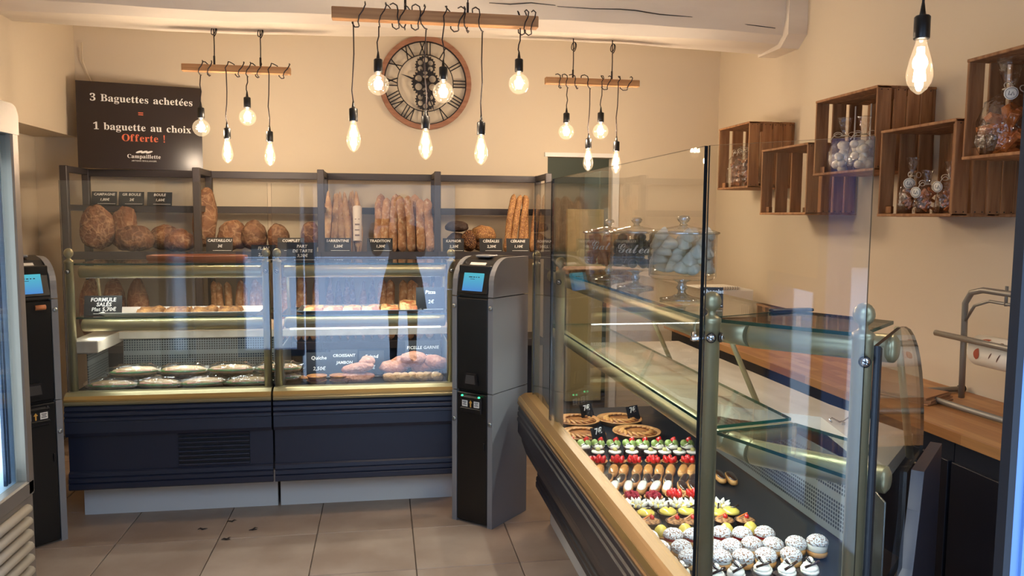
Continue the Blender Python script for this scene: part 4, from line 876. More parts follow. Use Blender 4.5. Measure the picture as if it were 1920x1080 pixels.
pendant('right pendant lamp with four bulbs on a wooden bar above the kitchen doorway', (.969, 4.72), (1.553, 4.72), 2.322, .040, (1.139, 1.381),
        [(1.103, 2.165, 'globe', 1.07, 1.5), (1.242, 2.015, 'pear', 1.18, 1.5), (1.309, 2.17, 'globe', 1.34, 1.25), (1.41, 2.0, 'pear', 1.46, 1.25)], 2.575, 10.0)
t = thing('pendant_bulb', 'single pear-shaped filament bulb hanging close by at the upper right', 'lamp', (1.349, 1.85, 2.05))
b = MB(); b.tube([(0, 0, 0), (.004, 0, .3), (0, 0, .6), (0, 0, .90)], .0032, 6); b.build('cable', M_CORD, t); add_bulb(t, 0, 0, .002, 'pear', w=4.0)

# ------------------------------------------------------------ payment machines
M_SCREEN = None
m_, N, L, bb = nodes('screen'); N.remove(bb); tc = N.new('ShaderNodeTexCoord'); sx = N.new('ShaderNodeSeparateXYZ'); L.new(tc.outputs['Generated'], sx.inputs[0])
rp = N.new('ShaderNodeMix'); rp.data_type = 'RGBA'; rp.inputs[6].default_value = lin(84, 140, 205); rp.inputs[7].default_value = lin(88, 186, 200); L.new(sx.outputs['Z'], rp.inputs[0])
e = N.new('ShaderNodeEmission'); e.inputs[1].default_value = .9; L.new(rp.outputs[2], e.inputs[0]); L.new(e.outputs[0], N['Material Output'].inputs[0]); M_SCREEN = m_
M_LED = emit('green_led', (.05, 1, .35, 1), 2.2)
def machine(label, loc, rz, green=True, brand=False):
    t = thing('payment_machine', label, 'payment machine', loc, rz)
    b = MB(); b.box((0, .165, .65), (.186, .296, 1.25), .004); b.build('core', M_BLACK, t)
    prof_l = [(0, 0), (0, .660), (.31, .660), (.31, 0)]
    prof_u = [(0, .664), (0, 1.122), (.31, 1.122), (.31, .664)]
    prof_t = [(0, 1.127), (.004, 1.165)] + [(.13 - .126 * math.cos(a), 1.185 + .128 * math.sin(a)) for a in [PI / 2 * i / 9 for i in range(10)]] + [(.31, 1.313), (.31, 1.127)]
    for s in (-1, 1):
        for pr in (prof_l, prof_u, prof_t):
            b = MB(); b.prism(pr, .028, (s * .107 - .014, 0, 0), (0, 1, 0), (0, 0, 1)); b.build('side_panel', M_GREYP, t)
        for z in (1.075, .515):
            b = MB(); b.lathe([(.010, 0), (.010, .004), (.006, .006), (.0001, .006)], 14, axis='Y'); b.box((0, -.006, 0), (.002, .002, .008)); b.build('lock', M_STEEL, t, (s * .107, 0, z))
    for z0, z1, nm in ((.012, .655, 'lower_door'), (.668, 1.118, 'upper_door')):
        b = MB(); b.box((0, .006, (z0 + z1) / 2), (.182, .014, z1 - z0), .004); d = b.build(nm, M_BLACK, t)
    # head: tilted screen bezel, receipt slot and arched hood
    hp = [(.0, 1.127), (.002, 1.140), (.032, 1.258), (.075, 1.298), (.13, 1.318), (.24, 1.316), (.30, 1.30), (.30, 1.127)]
    b = MB(); b.prism(hp, .186, (-.093, 0, 0), (0, 1, 0), (0, 0, 1)); hd = b.build('head', M_BLACK, t)
    an = math.atan2(.030, .118)
    b = MB(); b.box((0, 0, 0), (.182, .012, .120), .004); bz = b.build('bezel', M_BLACK, t, (0, .014, 1.196), (-an, 0, 0))
    b = MB(); b.box((0, -.0065, -.002), (.118, .002, .088)); sc = b.build('screen', M_SCREEN, bz)
    b = MB()
    for q, (x_, w_) in enumerate(((-.018, .020), (.002, .010), (.016, .006), (.030, .008))): b.box((x_, -.0078, .022), (w_, .0006, .004))
    b.box((-.006, -.0078, .012), (.026, .0006, .002)); o = b.build('screen_text', M_BOARD, sc); o['kind'] = 'stuff'
    b = MB(); b.box((0, 0, 0), (.094, .006, .018), .001); b.build('receipt_slot', M_PAPER, t, (0, .050, 1.280), (-.85, 0, 0))
    b = MB(); b.box((0, .12, 1.316), (.085, .075, .012), .004); b.build('lid', M_GREYP, t)
    b = MB(); b.prism([(-.038, -.02), (.038, -.02), (.03, .038), (-.03, .038)], .012, (0, -.002, .715), (1, 0, 0), (0, 0, 1)); b.build('coin_tray', M_BLACKM, t)
    b = MB(); b.prism([(-.030, -.012), (.030, -.012), (.024, .030), (-.024, .030)], .004, (0, -.013, .715), (1, 0, 0), (0, 0, 1)); b.build('tray_mouth', mat('tray_grey', lin(70, 66, 64), .35), t)
    b = MB(); b.box((0, -.004, .600), (.12, .012, .085), .003); nb = b.build('note_slot', M_BLACKM, t)
    b = MB(); b.box((0, -.012, .578), (.12, .010, .012), .003); b.box((0, -.012, .632), (.12, .010, .014), .003); b.build('slot_lip', M_BLACK, nb)
    for s in (-1, 1):
        b = MB(); b.box((s * .035, -.0112, .604), (.032, .002, .030)); st = b.build('sticker', M_PAPER, nb)
        b = MB()
        for q in range(3): b.box((s * .035, -.0127, .612 - q * .007), (.022 - .006 * (q % 2), .0008, .0028))
        b.build('print', M_BOARD, nb)
        b = MB(); b.lathe([(.006, 0), (.006, .004), (.0001, .006)], 10, (s * .05, -.010, .640), 'Y')
        b.build('indicator', M_LED if green else M_BLACKM, nb)
    b = MB(); b.prism([(-.003, -.016), (.003, -.016), (.003, .004), (.009, .004), (0, .018), (-.009, .004), (-.003, .004)], .002, (0, -.0105, .604), (1, 0, 0), (0, 0, 1)); b.build('arrow', mat('arrow_yellow', lin(222, 164, 70), .6), nb)
    if brand:
        b = MB(); b.tube([(-.022, 0, 0), (.022, 0, 0)], .012, 12); b.build('badge', mat('badge_orange', lin(206, 128, 78), .5), t, (.045, .002, 1.09))
    b = MB(); b.box((.075, -.004, .40), (.006, .006, .04), .002); b.build('pull', M_BLACKM, t)
    return t
machine('grey and black payment machine with green lights between the two counters', (.4245, 3.7465, 0), math.radians(-42.7))
machine('payment machine with orange badge at the far left beside the fridge', (-1.535, 3.752, 0), math.radians(46), False, True)

# ------------------------------------------------------------ display fridge on the left
M_FRFRAME = mat('fridge_frame', lin(150, 140, 128), .4, metal=.5)
fr = thing('display_fridge', 'tall glass-door display fridge with bright cold light at the left edge', 'fridge', (-1.27, 2.72, 0))
y0, y1, zt = -.36, .34, 1.885
b = MB(); b.box((-.69, 0, zt / 2), (.03, .70, zt)); b.box((-.36, y1 - .015, zt / 2), (.66, .03, zt)); b.box((-.36, y0 + .0, zt / 2), (.66, .03, zt)); b.box((-.36, 0, zt - .03), (.66, .70, .06)); b.box((-.36, 0, .27), (.66, .70, .44)); b.build('cabinet', mat('fridge_inside', lin(205, 218, 228), .4), fr)
b = MB()
b.box((-.015, y1 - .022, 1.14), (.045, .05, 1.30), .006); b.box((-.015, y0 + .02, 1.14), (.045, .05, 1.30), .006); b.box((-.015, -.01, .515), (.045, .70, .06), .006)
b.prism([(y0, 0), (y1 - .04, 0), (y1 - .012, -.010), (y1 + .003, -.035), (y1 + .003, -.105), (y1 - .047, -.105), (y0, -.105)], .05, (-.04, 0, 1.885), (0, 1, 0), (0, 0, 1)); b.build('door_frame', M_FRFRAME, fr)
b = MB(); b.box((-.02, 0, 1.155), (.012, .61, 1.24)); b.m = [1, 1, 1, 1, 0, 0]; b.build('door_glass', [clear('fridge_glass', tint=(.90, .96, .99, 1)), M_EDGEK], fr)
b = MB(); b.box((-.06, y1 - .05, 1.16), (.02, .012, 1.24), .002); b.box((-.055, y1 - .075, 1.16), (.012, .012, 1.24), .002); b.build('gasket', mat('gasket_blue', lin(40, 62, 92), .4), fr)
b = MB(); b.box((-.085, y1 - .105, 1.13), (.02, .028, 1.14), .003); ls = b.build('led_bar', emit('fridge_led', (.82, .93, 1, 1), 5.0), fr)
b = MB()
for i in range(72): b.box((-.072, y1 - .128, .58 + i * .0155), (.010, .014, .0085))
o = b.build('led', emit('fridge_led_dot', (.85, .95, 1, 1), 9), fr); o['kind'] = 'stuff'
for z in (.80, 1.08, 1.36, 1.62):
    b = MB(); b.box((-.38, -.02, z), (.52, .58, .010)); b.build('wire_shelf', M_WHITE, fr)
l = bpy.data.lights.new('fridge_lamp', 'AREA'); l.shape = 'RECTANGLE'; l.size = .02; l.size_y = 1.1; l.energy = 5; l.color = (.75, .9, 1); link('fridge_lamp', l, fr, (-.10, y1 - .135, 1.13), (PI / 2, 0, 0))
b = MB(); b.box((-.02, 0, .25), (.03, .70, .48)); b.build('lower_frame', M_FRFRAME, fr)
for i in range(9):
    b = MB(); b.tube([(.004, y0 + .03, .08 + i * .046), (.004, y1 - .055, .08 + i * .046)], .017, 10); b.build('louvre', mat('louvre_cream', lin(186, 178, 164), .5), fr)
# ------------------------------------------------------------ wooden crates on the right wall (open side towards the room)
def crate(label, y0, y1, z0, z1, depth=.30):
    W_ = y1 - y0; H = z1 - z0; t = thing('wooden_crate', label, 'crate', (X1, (y0 + y1) / 2, z0), 0, None)
    th = .011
    for z in (.006, H - .006):
        n = 3; w = depth / n
        for i in range(n):
            b = MB(); b.box((-depth + w * (i + .5) - .004, 0, z), (w - .003, W_, .012), .002); b.build('end_board', M_CRATE, t)
    for s in (-1, 1):
        x = -depth
        for i, w in enumerate((.070, .057, .057, .052) if s < 0 else (.07, .075, .07)):
            g = .020 if i == 0 else .009
            if s > 0: g = .020
            b = MB(); b.box((x + w / 2, s * (W_ / 2 - th / 2 - .002 * (i % 2)), H / 2), (w, th, H - .004 + .006 * (i % 2)), .0025)
            sl = b.build('slat', M_CRATE, t)
            if s < 0:
                b = MB()
                for zz in (.018, H - .018):
                    for q in (-.016, .016): b.ball((x + w / 2 + q, -W_ / 2 - .0005, zz), .0028, 6, 4)
                b.build('nail', M_BLACKM, sl)
            x += w + g
        for xx in (-depth + .03, -.035):
            b = MB(); b.prism([(0, 0), (.042, 0), (0, .042)], H - .03, (xx, s * (W_ / 2 - th), .015), (1, 0, 0), (0, -s, 0)) if s < 0 else b.prism([(0, 0), (.042, 0), (0, .042)], H - .03, (xx, s * (W_ / 2 - th), .015 + 0), (1, 0, 0), (0, -s, 0))
            for v in range(len(b.v)):
                if b.v[v][2] < .0: b.v[v] = (b.v[v][0], b.v[v][1], b.v[v][2] + H)
            b.build('corner_post', M_CRATE, t)
    n = 5; w = W_ / n
    for i in range(n):
        b = MB(); b.box((-.008, -W_ / 2 + w * (i + .5), H / 2), (th, w - .014, H - .01), .002); b.build('back_slat', M_CRATE, t)
    return t
crate('farthest wooden crate on the right wall, holding three bags of brown biscuits', 4.55, 4.99, 1.697, 2.096)
crate('low wooden crate behind the glass between two higher crates, nearly empty', 3.87, 4.38, 1.532, 1.908)
crate('wooden crate holding a bag of white meringues, upper middle of the wall', 3.295, 3.81, 1.730, 2.110)
crate('low wooden crate holding three small tagged bags on the right wall', 2.785, 3.256, 1.522, 1.902)
crate('nearest wooden crate at the top right edge holding one tall tagged bag', 2.22, 2.745, 1.738, 2.116)

M_BISC = mat('biscuit', lin(176, 112, 64), .6, col2=lin(132, 76, 40), ns=30, bump=.3)
M_MERI = mat('meringue', lin(240, 228, 204), .7)
M_CARA = mat('caramel_biscuit', lin(214, 134, 70), .5, col2=lin(172, 92, 44), ns=26)
M_RIB = mat('ribbon_cream', lin(225, 210, 185), .5)
def bag(label, x, y, z, w, h, fill_m, kind, tagged=True, neck=True, group=None):
    t = thing('biscuit_bag', label, 'bag', (x, y, z), random.uniform(-.4, .4), group); hb = h * (.62 if neck else .8)
    k = 0
    for i in range(20):
        a = random.uniform(0, 2 * PI); r = random.uniform(0, .62) * w / 2; zz = .016 + random.uniform(0, 1) * hb * .72
        b = MB(); s = w * .17
        if kind == 'round': b.lathe([(s * .4, 0), (s, .004), (s, .010), (s * .4, .013)], 10)
        elif kind == 'stick': b.box((0, 0, 0), (s * 2.2, s * .8, s * .6), .003)
        else: b.ball((0, 0, 0), (s, s, s * .85), 8, 6)
        b.build('biscuit' if kind != 'ball' else 'meringue', fill_m, t, (r * math.cos(a), r * math.sin(a) * .7, zz), (random.uniform(-.9, .9), random.uniform(-.9, .9), a))
    b = MB(); pr = [(.10, 0), (.95, .004), (1.04, .2 * hb), (1.0, .55 * hb), (.80, .85 * hb), (.34, hb)]
    if neck: pr += [(.16, hb * 1.10), (.30, hb * 1.3), (.46, h * .97), (.52, h)]
    else: pr += [(.22, hb * 1.08), (.4, h)]
    b.lathe([(r * w / 2, q) for r, q in pr], 22, fn=lambda a, q: 1 + .07 * math.sin(5 * a + q * 40) + .05 * math.sin(11 * a - q * 70))
    for i, v in enumerate(b.v): b.v[i] = (v[0], v[1] * .75, v[2])
    b.f = b.f[1:] if False else b.f
    b.build('cellophane', M_FILM, t)
    zn = hb * 1.08
    b = MB(); b.tube([(.10 * w * math.cos(a), .09 * w * math.sin(a), zn) for a in [2 * PI * i / 12 for i in range(12)]], .003, 5, closed=True)
    for sg in (-1, 1):
        b.tube([(sg * (.10 * w + .13 * w * (1 - math.cos(a))), -.10 * w, zn + .012 * math.sin(a) + .004) for a in [2 * PI * q / 14 for q in range(14)]], .0018, 5, closed=True)
    b.tube([(-.10 * w - .40 * w * q, -.10 * w - .18 * w * q, zn + .012 * math.sin(q * 3) - .03 * q * q) for q in [i / 8 for i in range(9)]], .0022, 5); b.build('ribbon', M_RIB, t)
    if tagged:
        b = MB(); b.lathe([(.0001, 0), (.023, 0), (.023, .0015), (.0001, .0015)], 20, axis='Y'); g = b.build('tag', M_PAPER, t, (-.12 * w - .42 * w, -.30 * w, zn - .035), (.1, 0, -.9))
        b = MB(); b.tube([(.019 * math.cos(a), -.0022, .019 * math.sin(a)) for a in [2 * PI * i / 20 for i in range(20)]], .0007, 4, closed=True); b.tube([(-.006, -.0022, .008), (-.008, -.0022, -.006), (.0, -.0022, -.004)], .001, 4); b.tube([(0, -.0022, -.008), (.005, -.0022, .006), (.009, -.0022, -.007)], .001, 4); b.build('monogram', M_BOARD, g)
    return t
for i, y in enumerate((4.92, 4.82, 4.72)): bag('clear bag of round brown biscuits in the farthest crate, ' + ORD[i] + ' from the left', 2.29, y, 1.713, .12, .26, M_BISC, 'round', False, False)
bag('clear bag of white meringues in the upper middle crate, left one', 2.30, 3.70, 1.746, .15, .27, M_MERI, 'ball', False, True)
bag('clear bag of white meringues in the upper middle crate, right one', 2.31, 3.55, 1.746, .14, .26, M_MERI, 'ball', False, True)
for i, y in enumerate((3.71, 3.61)):
    b = MB(); b.cyl((0, 0, 0), (0, 0, .33), .004, 8); o = b.build('lolly_stick', M_WHITE, None, (2.36 + .02 * i, y, 1.746)); tag(o, 'thin white stick standing in the meringue crate, ' + ('left' if i == 0 else 'right') + ' one', 'stick')
bag('small clear bag with round tag in the low crate, left one', 2.28, 3.14, 1.538, .115, .24, M_BISC, 'stick', True, True)
bag('small clear bag with round tag in the low crate, middle one', 2.28, 3.04, 1.538, .10, .18, M_CARA, 'stick', True, True)
bag('small clear bag with round tag in the low crate, right one', 2.32, 2.95, 1.538, .11, .21, M_CARA, 'stick', True, True)
bag('tall clear bag of orange caramel biscuits with ribbon and round tag', 2.31, 2.655, 1.754, .24, .36, M_CARA, 'stick', True, True)

# ------------------------------------------------------------ worktop along the right wall
ZW = .77
wt = thing('worktop', 'long butcher-block wooden worktop along the right wall', 'worktop', (0, 0, 0))
b = MB(); b.prism([(1.965, 1.72), (X1 - .01, 1.66), (X1 - .01, 5.3), (1.965, 5.3)], .036, (0, 0, ZW - .036)); b.build('board', M_BUTCH, wt)
for i in range(5):
    y0, y1 = 1.76 + i * .70, 1.76 + (i + 1) * .70
    u = thing('base_cabinet', 'black base cabinet under the wooden worktop, ' + ORD[i] + ' from the near end', 'cabinet', (2.24, (y0 + y1) / 2, 0))
    b = MB(); b.box((0, 0, .375), (.46, .696, .71)); b.build('carcass', M_NAVY if False else mat('cabinet_black', lin(26, 26, 34), .5), u)
    b = MB(); b.box((-.239, 0, .34), (.018, .684, .62), .002); d = b.build('door', mat('cabinet_black', lin(26, 26, 34), .5), u)
    b = MB(); b.tube([(-.25, -.28, .60), (-.272, -.28, .60), (-.272, -.18, .60), (-.25, -.18, .60)], .005, 6); b.build('handle', M_STEEL, d)
# paper roll stand
M_STAND = mat('stand_grey', lin(150, 144, 134), .4, metal=.5)
st = thing('paper_roll_stand', 'grey tubular stand holding a roll of printed wrapping paper on the worktop', 'paper stand', (2.30, 2.78, ZW))
b = MB(); b.tube([(-.10, .20, .014), (.0, .205, .014), (.15, .21, .014)], .012, 8); b.tube([(-.10, .20, .014), (-.09, -.10, .014), (-.05, -.65, .014)], .012, 8); b.build('base', M_STAND, st)
b = MB(); b.tube([(.02, .04, .02), (.0, .02, .22), (-.02, .0, .41), (-.02, -.03, .455), (-.02, -.09, .47), (-.01, -.62, .46)], .012, 10); b.build('upright', M_STAND, st)
b = MB(); b.cyl((-.05, .12, .275), (-.02, -.66, .262), .012, 10); b.build('cutter_bar', M_STAND, st)
b = MB(); b.tube([(-.015, .0, .34), (-.02, -.05, .405), (-.015, -.12, .43), (-.01, -.60, .42)], .006, 8); b.cyl((-.015, -.20, .42), (-.015, -.20, .495), .006, 8); b.build('tension_rod', M_STAND, st)
b = MB(); b.cyl((.15, .215, .014), (.175, .216, .014), .015, 10); b.build('rubber_foot', M_RUBBER, st)
b = MB(); b.lathe([(.02, 0), (.062, 0), (.062, .52), (.02, .52)], 28, axis='Y'); ro = b.build('paper_roll', M_PAPER, st, (.045, -.02, .225))
M_LEAFR = mat('print_red', lin(176, 84, 56), .7); M_LEAFB = mat('print_brown', lin(96, 60, 48), .7)
def onroll(cy, a0, L, W_, rot, m, nm):
    b = MB(); n = 10; vs = []; fs = []
    for i in range(n + 1):
        t_ = i / n; w = W_ * math.sin(PI * t_) ** .7 + .0005
        for s in (-1, 1):
            u = (t_ - .5) * L * math.cos(rot) - s * w * math.sin(rot); v = (t_ - .5) * L * math.sin(rot) + s * w * math.cos(rot); a = a0 + v / .062
            vs.append((-.0627 * math.cos(a), -cy + u * -1, .0627 * math.sin(a)))
    for i in range(n): fs.append((2 * i, 2 * i + 1, 2 * i + 3, 2 * i + 2))
    b.add(vs, fs, True); b.build(nm, m, ro)
for cy, a, L_, w, r, m in ((.06, .75, .07, .012, .5, M_LEAFR), (.15, .80, .03, .007, .2, M_LEAFB), (.18, .70, .03, .007, -.3, M_LEAFB), (.28, .55, .10, .013, .5, M_LEAFR), (.05, -.1, .05, .014, 1.2, M_LEAFR), (.12, -.05, .03, .002, 1.0, M_LEAFB), (.16, -.1, .04, .002, 1.0, M_LEAFB), (.21, -.05, .04, .002, 1.1, M_LEAFB), (.25, -.12, .04, .002, 1.0, M_LEAFB), (.33, -.1, .04, .010, .8, M_LEAFR), (.40, .5, .05, .010, .1, M_LEAFB)):
    onroll(cy, a, L_, w, r, m, 'printed_leaf')
b = MB()
for i in range(5): b.box((.01 * (i % 2), .004 * i, .004 + .006 * i), (.20, .30, .005), .001, rz=.06 * (i % 3 - 1))
o = b.build('paper_bags', mat('kraft', lin(170, 122, 82), .8), None, (2.16, 2.95, ZW), (0, 0, .5)); tag(o, 'small pile of brown kraft bags on the wooden worktop', 'paper bags')
ck_ = thing('metal_clip', 'small chrome wire clip on the front edge of the stone slab', 'clip', (1.345, 2.115, ZS))
b = MB(); b.tube([(-.03, 0, .006), (-.036, .004, .014), (-.028, .006, .018), (-.006, 0, .006), (.006, 0, .008), (.028, .008, .016), (.036, .002, .012)], .0025, 6); b.build('wire', M_CHROME, ck_)
b = MB(); b.box((0, -.012, -.014), (.012, .004, .045), .002); b.build('jaw', M_CHROME, ck_)
# white till machine at the far end of the worktop
tm = thing('till_printer', 'white box machine with vent slits at the far end of the worktop', 'machine', (2.20, 4.80, ZW))
b = MB(); b.box((0, .14, .14), (.36, .32, .28), .008); b.build('case', M_WHITE, tm)
b = MB()
for i in range(5): b.box((.10 + i * .013, -.0212, .15), (.005, .003, .06))
b.build('vent', mat('vent_grey', lin(120, 112, 102), .6), tm)
b = MB(); b.box((-.13, -.021, .15), (.06, .004, .18)); b.build('front_plate', M_BLACK, tm)
b = MB(); b.box((0, 0, .008), (.30, .21, .016), .002); nb = b.build('notebook', M_PAPER, None, (2.13, 4.88, ZW + .282), (0, 0, .1)); tag(nb, 'spiral-bound white notebook lying on the white machine', 'notebook')
b = MB()
for i in range(16): b.tube([(-.14 + i * .018, -.105 + .006 * math.cos(a), .008 + .010 * math.sin(a)) for a in [2 * PI * q / 8 for q in range(8)]], .0012, 4, closed=True)
b.build('spiral', M_BLACKM, nb)
b = MB(); b.box((0, 0, .004), (.12, .02, .008), .002); o = b.build('pen', M_BLACK, None, (1.03, 1.86, 1.271), (0, 0, .1)); tag(o, 'flat black pen lying on the right case top shelf', 'pen')

# ------------------------------------------------------------ glass jars on feet along the top of the long case
def jar(label, x, y, r, h, fillm, kind, word):
    t = thing('footed_jar', label, 'jar', (x, y, 1.271))
    b = MB(); b.lathe([(.062, 0), (.062, .004), (.03, .010), (.012, .018), (.010, .028), (.017, .036), (.010, .046), (.013, .052), (.03, .058), (r * .9, .062), (r, .070), (r, .070 + h), (r + .003, .072 + h), (r - .003, .072 + h), (r - .004, .074), (.0001, .068)], 36); b.build('bowl', M_JAR, t)
    z = .074 + h
    b = MB(); b.lathe([(r + .006, z), (r + .006, z + .004), (r * .8, z + .012), (r * .3, z + .020), (.012, z + .024)], 36); ld = b.build('lid', M_JAR, t)
    b = MB(); b.lathe([(.012, z + .024), (.009, z + .030), (.016, z + .036), (.019, z + .043), (.014, z + .050), (.0001, z + .052)], 20); b.build('knob', M_RIM, ld)
    b = MB(); b.tube([((r + .004) * math.cos(a), (r + .004) * math.sin(a), z + .002) for a in [2 * PI * i / 40 for i in range(40)]], .0035, 6, closed=True); b.build('rim', M_RIM, ld)
    b = MB(); b.lathe([(.063, .001), (.063, .005), (.03, .011), (.0125, .019), (.0105, .028), (.0175, .036), (.0105, .046), (.0135, .052), (.028, .058)], 24); b.build('foot', M_RIM, t)
    n = 40 if kind == 'meringue' else 48
    for i in range(n):
        a = i * 2.4; lay = i // (9 if kind == 'meringue' else 11); q = (.70 if i % 4 else .3) * r; zz = .085 + lay * h * .19
        b = MB()
        if kind == 'meringue': b.lathe([(.018, 0), (.024, .006), (.022, .014), (.014, .024), (.006, .034), (.0001, .038)], 10, fn=lambda a, z: 1 + .1 * math.sin(6 * a + z * 120))
        elif kind == 'bar': b.box((0, 0, 0), (.022, .016, .055), .004)
        else: b.ball((0, 0, 0), (.018, .016, .015), 8, 6)
        b.build({'meringue': 'meringue', 'bar': 'biscuit', 'ball': 'chocolate'}[kind], fillm, t, (q * math.cos(a), q * math.sin(a), zz), (random.uniform(-.5, .5), random.uniform(-.5, .5), a))
    if word:
        me = serif('Gateaux', .034, 'C', 's')
        for v in me.vertices:   # wrap the engraved word round the glass, facing the room
            a = math.radians(-90 - 12) + v.co.x / r; v.co = ((r + .0012) * math.cos(a), (r + .0012) * math.sin(a), v.co.z)
        letters(me, mat('engraving', lin(236, 228, 216), .6), t, (0, 0, .074 + h * .42))
    return t
M_CHOC = mat('chocolate', lin(44, 28, 24), .4); M_TUILE = mat('tuile', lin(224, 150, 92), .6, col2=lin(200, 122, 70), ns=20)
jar('footed glass jar full of orange-brown biscuits, farthest of the three jars', .850, 2.90, .093, .105, M_TUILE, 'bar', True)
jar('footed glass jar full of dark chocolates, middle of the three jars', .845, 2.56, .088, .112, M_CHOC, 'ball', True)
jar('footed glass jar full of white meringues, nearest of the three jars', .855, 2.165, .096, .118, M_MERI, 'meringue', False)
card('black chalk card reading chocolat beside the meringue jar', .865, 1.965, 1.271, .05, .055, ['chocolat', ''], .3, -.3)
def paper(): pass
o = MB().box((0, 0, .012), (.30, .22, .024), .004).build('crumble_tray', M_NUT, None, (.90, 3.25, 1.271), (0, 0, .05)); tag(o, 'flat crumble-topped cake on the far end of the long case top', 'cake')

# ------------------------------------------------------------ pastries on the deck of the long case
K = 1.098
def P(pts, z=0): return [(x * K, y * K, ZD + z) for x, y in pts]
M_CREAM = mat('cream', lin(244, 238, 222), .5, sss=.1)
M_SUGAR = mat('icing_sugar', lin(240, 240, 240), .9, col2=lin(150, 100, 62), ns=260, bump=.9, bs=200, lo=.53, hi=.60, det=2)
M_CHOUX = mat('choux', lin(212, 158, 92), .6, col2=lin(182, 122, 62), ns=26, bump=.2)
M_REDC = mat('red_filling', lin(168, 34, 36), .3)
M_LEMON = mat('lemon_cream', lin(232, 206, 92), .18, coat=.5)
M_BERRY = mat('raspberry', lin(176, 34, 56), .4, bump=.8, bs=220)
M_STRAW = mat('strawberry', lin(206, 36, 32), .22, coat=.6, bump=.15, bs=200)
M_KIWI = mat('kiwi', lin(122, 150, 66), .3, col2=lin(176, 190, 120), ns=60)
M_CARAM = mat('caramel_icing', lin(198, 136, 72), .15, coat=.7)
M_CHICE = mat('chocolate_icing', lin(48, 30, 24), .2, coat=.6)
M_WICE = mat('white_icing', lin(240, 236, 224), .2, coat=.5)
M_NUTS = mat('chopped_nuts', lin(196, 140, 84), .6, col2=lin(112, 66, 40), ns=120, bump=.9, bs=130)
M_CASE = mat('paper_case', lin(66, 40, 30), .7)
def shell(t, r=.030, h=.018, m=None, flute=24):
    b = MB(); b.lathe([(r * .78, 0), (r, h), (r + .0015, h + .001), (r * .93, h), (r * .9, h * .7)], 24, fn=lambda a, z: 1 + .02 * math.cos(flute * a)); b.build('shell', m or M_CRUST, t)
def kiwi_p():
    t = thing('fruit_pastry', '', 'pastry'); b = MB(); b.box((0, 0, .018), (.048, .040, .036), .006); b.build('sponge', M_CHICE, t)
    b = MB(); b.lathe([(.021, .036), (.025, .042), (.018, .050), (.008, .055), (.0001, .056)], 14, fn=lambda a, z: 1 + .12 * math.sin(5 * a)); b.build('cream', M_CREAM, t)
    for s in (-1, 1):
        b = MB(); b.lathe([(.0001, 0), (.014, 0), (.014, .004), (.0001, .004)], 14); b.build('kiwi_slice', M_KIWI, t, (s * .013 - .002, -.002 - .004 * s, .054), (.9, s * .5, 0))
    b = MB(); b.lathe([(.0001, 0), (.011, .004), (.012, .010), (.006, .020), (.0001, .025)], 10); b.build('strawberry', M_STRAW, t, (.006, .010, .056), (.3, .3, 0))
    b = MB()
    for q in range(4): b.tube([(-.020, -.012 + q * .008, .046), (0, -.014 + q * .008, .056), (.020, -.010 + q * .008, .045)], .0016, 5)
    b.build('chocolate_drizzle', M_CHICE, t); return t
def choc_cup():
    t = thing('chocolate_cup', '', 'pastry'); b = MB(); b.lathe([(.020, 0), (.026, .020), (.0265, .026), (.022, .026), (.0001, .024)], 20); b.build('cup', M_CHICE, t)
    b = MB(); b.lathe([(.024, .026), (.0255, .029), (.024, .032), (.0001, .033)], 20); b.build('cream_disc', M_CREAM, t)
    b = MB(); b.ball((0, 0, .038), (.010, .010, .008), 10, 6); b.build('cream_pearl', mat('pistachio', lin(196, 190, 120), .5), t); return t
def straw_t():
    t = thing('strawberry_tartlet', '', 'tartlet'); shell(t)
    for i in range(5):
        a = 2 * PI * i / 5; b = MB(); b.lathe([(.0001, -.004), (.010, 0), (.011, .006), (.007, .016), (.0001, .022)], 10); b.build('strawberry', M_STRAW, t, (.014 * math.cos(a), .014 * math.sin(a), .018), (-.5 * math.sin(a), .5 * math.cos(a), 0))
    b = MB(); b.lathe([(.0001, 0), (.010, .002), (.011, .008), (.006, .017), (.0001, .022)], 10); b.build('strawberry', M_STRAW, t, (0, 0, .022)); return t
def eclair(ice, nm):
    def f():
        t = thing(nm, '', 'eclair'); b = MB(); b.ball((0, 0, .015), (.017, .055, .015), 14, 12, lambda d: (abs(d.x) ** 4 + abs(d.y) ** 4 + abs(d.z) ** 3 + 1e-6) ** -.16); b.build('bun', M_CHOUX, t)
        b = MB(); b.ball((0, 0, .024), (.0145, .049, .0085), 14, 10, lambda d: (abs(d.x) ** 4 + abs(d.y) ** 4 + abs(d.z) ** 2 + 1e-6) ** -.16); b.build('icing', ice, t)
        return t
    return f
def rasp_t():
    t = thing('raspberry_tartlet', '', 'tartlet'); shell(t)
    for i in range(7):
        a = 2 * PI * i / 6; q = .017 if i < 6 else 0; b = MB(); b.ball((0, 0, 0), (.0095, .0095, .0105), 10, 8); b.build('raspberry', M_BERRY, t, (q * math.cos(a), q * math.sin(a), .024 if i < 6 else .031))
    return t
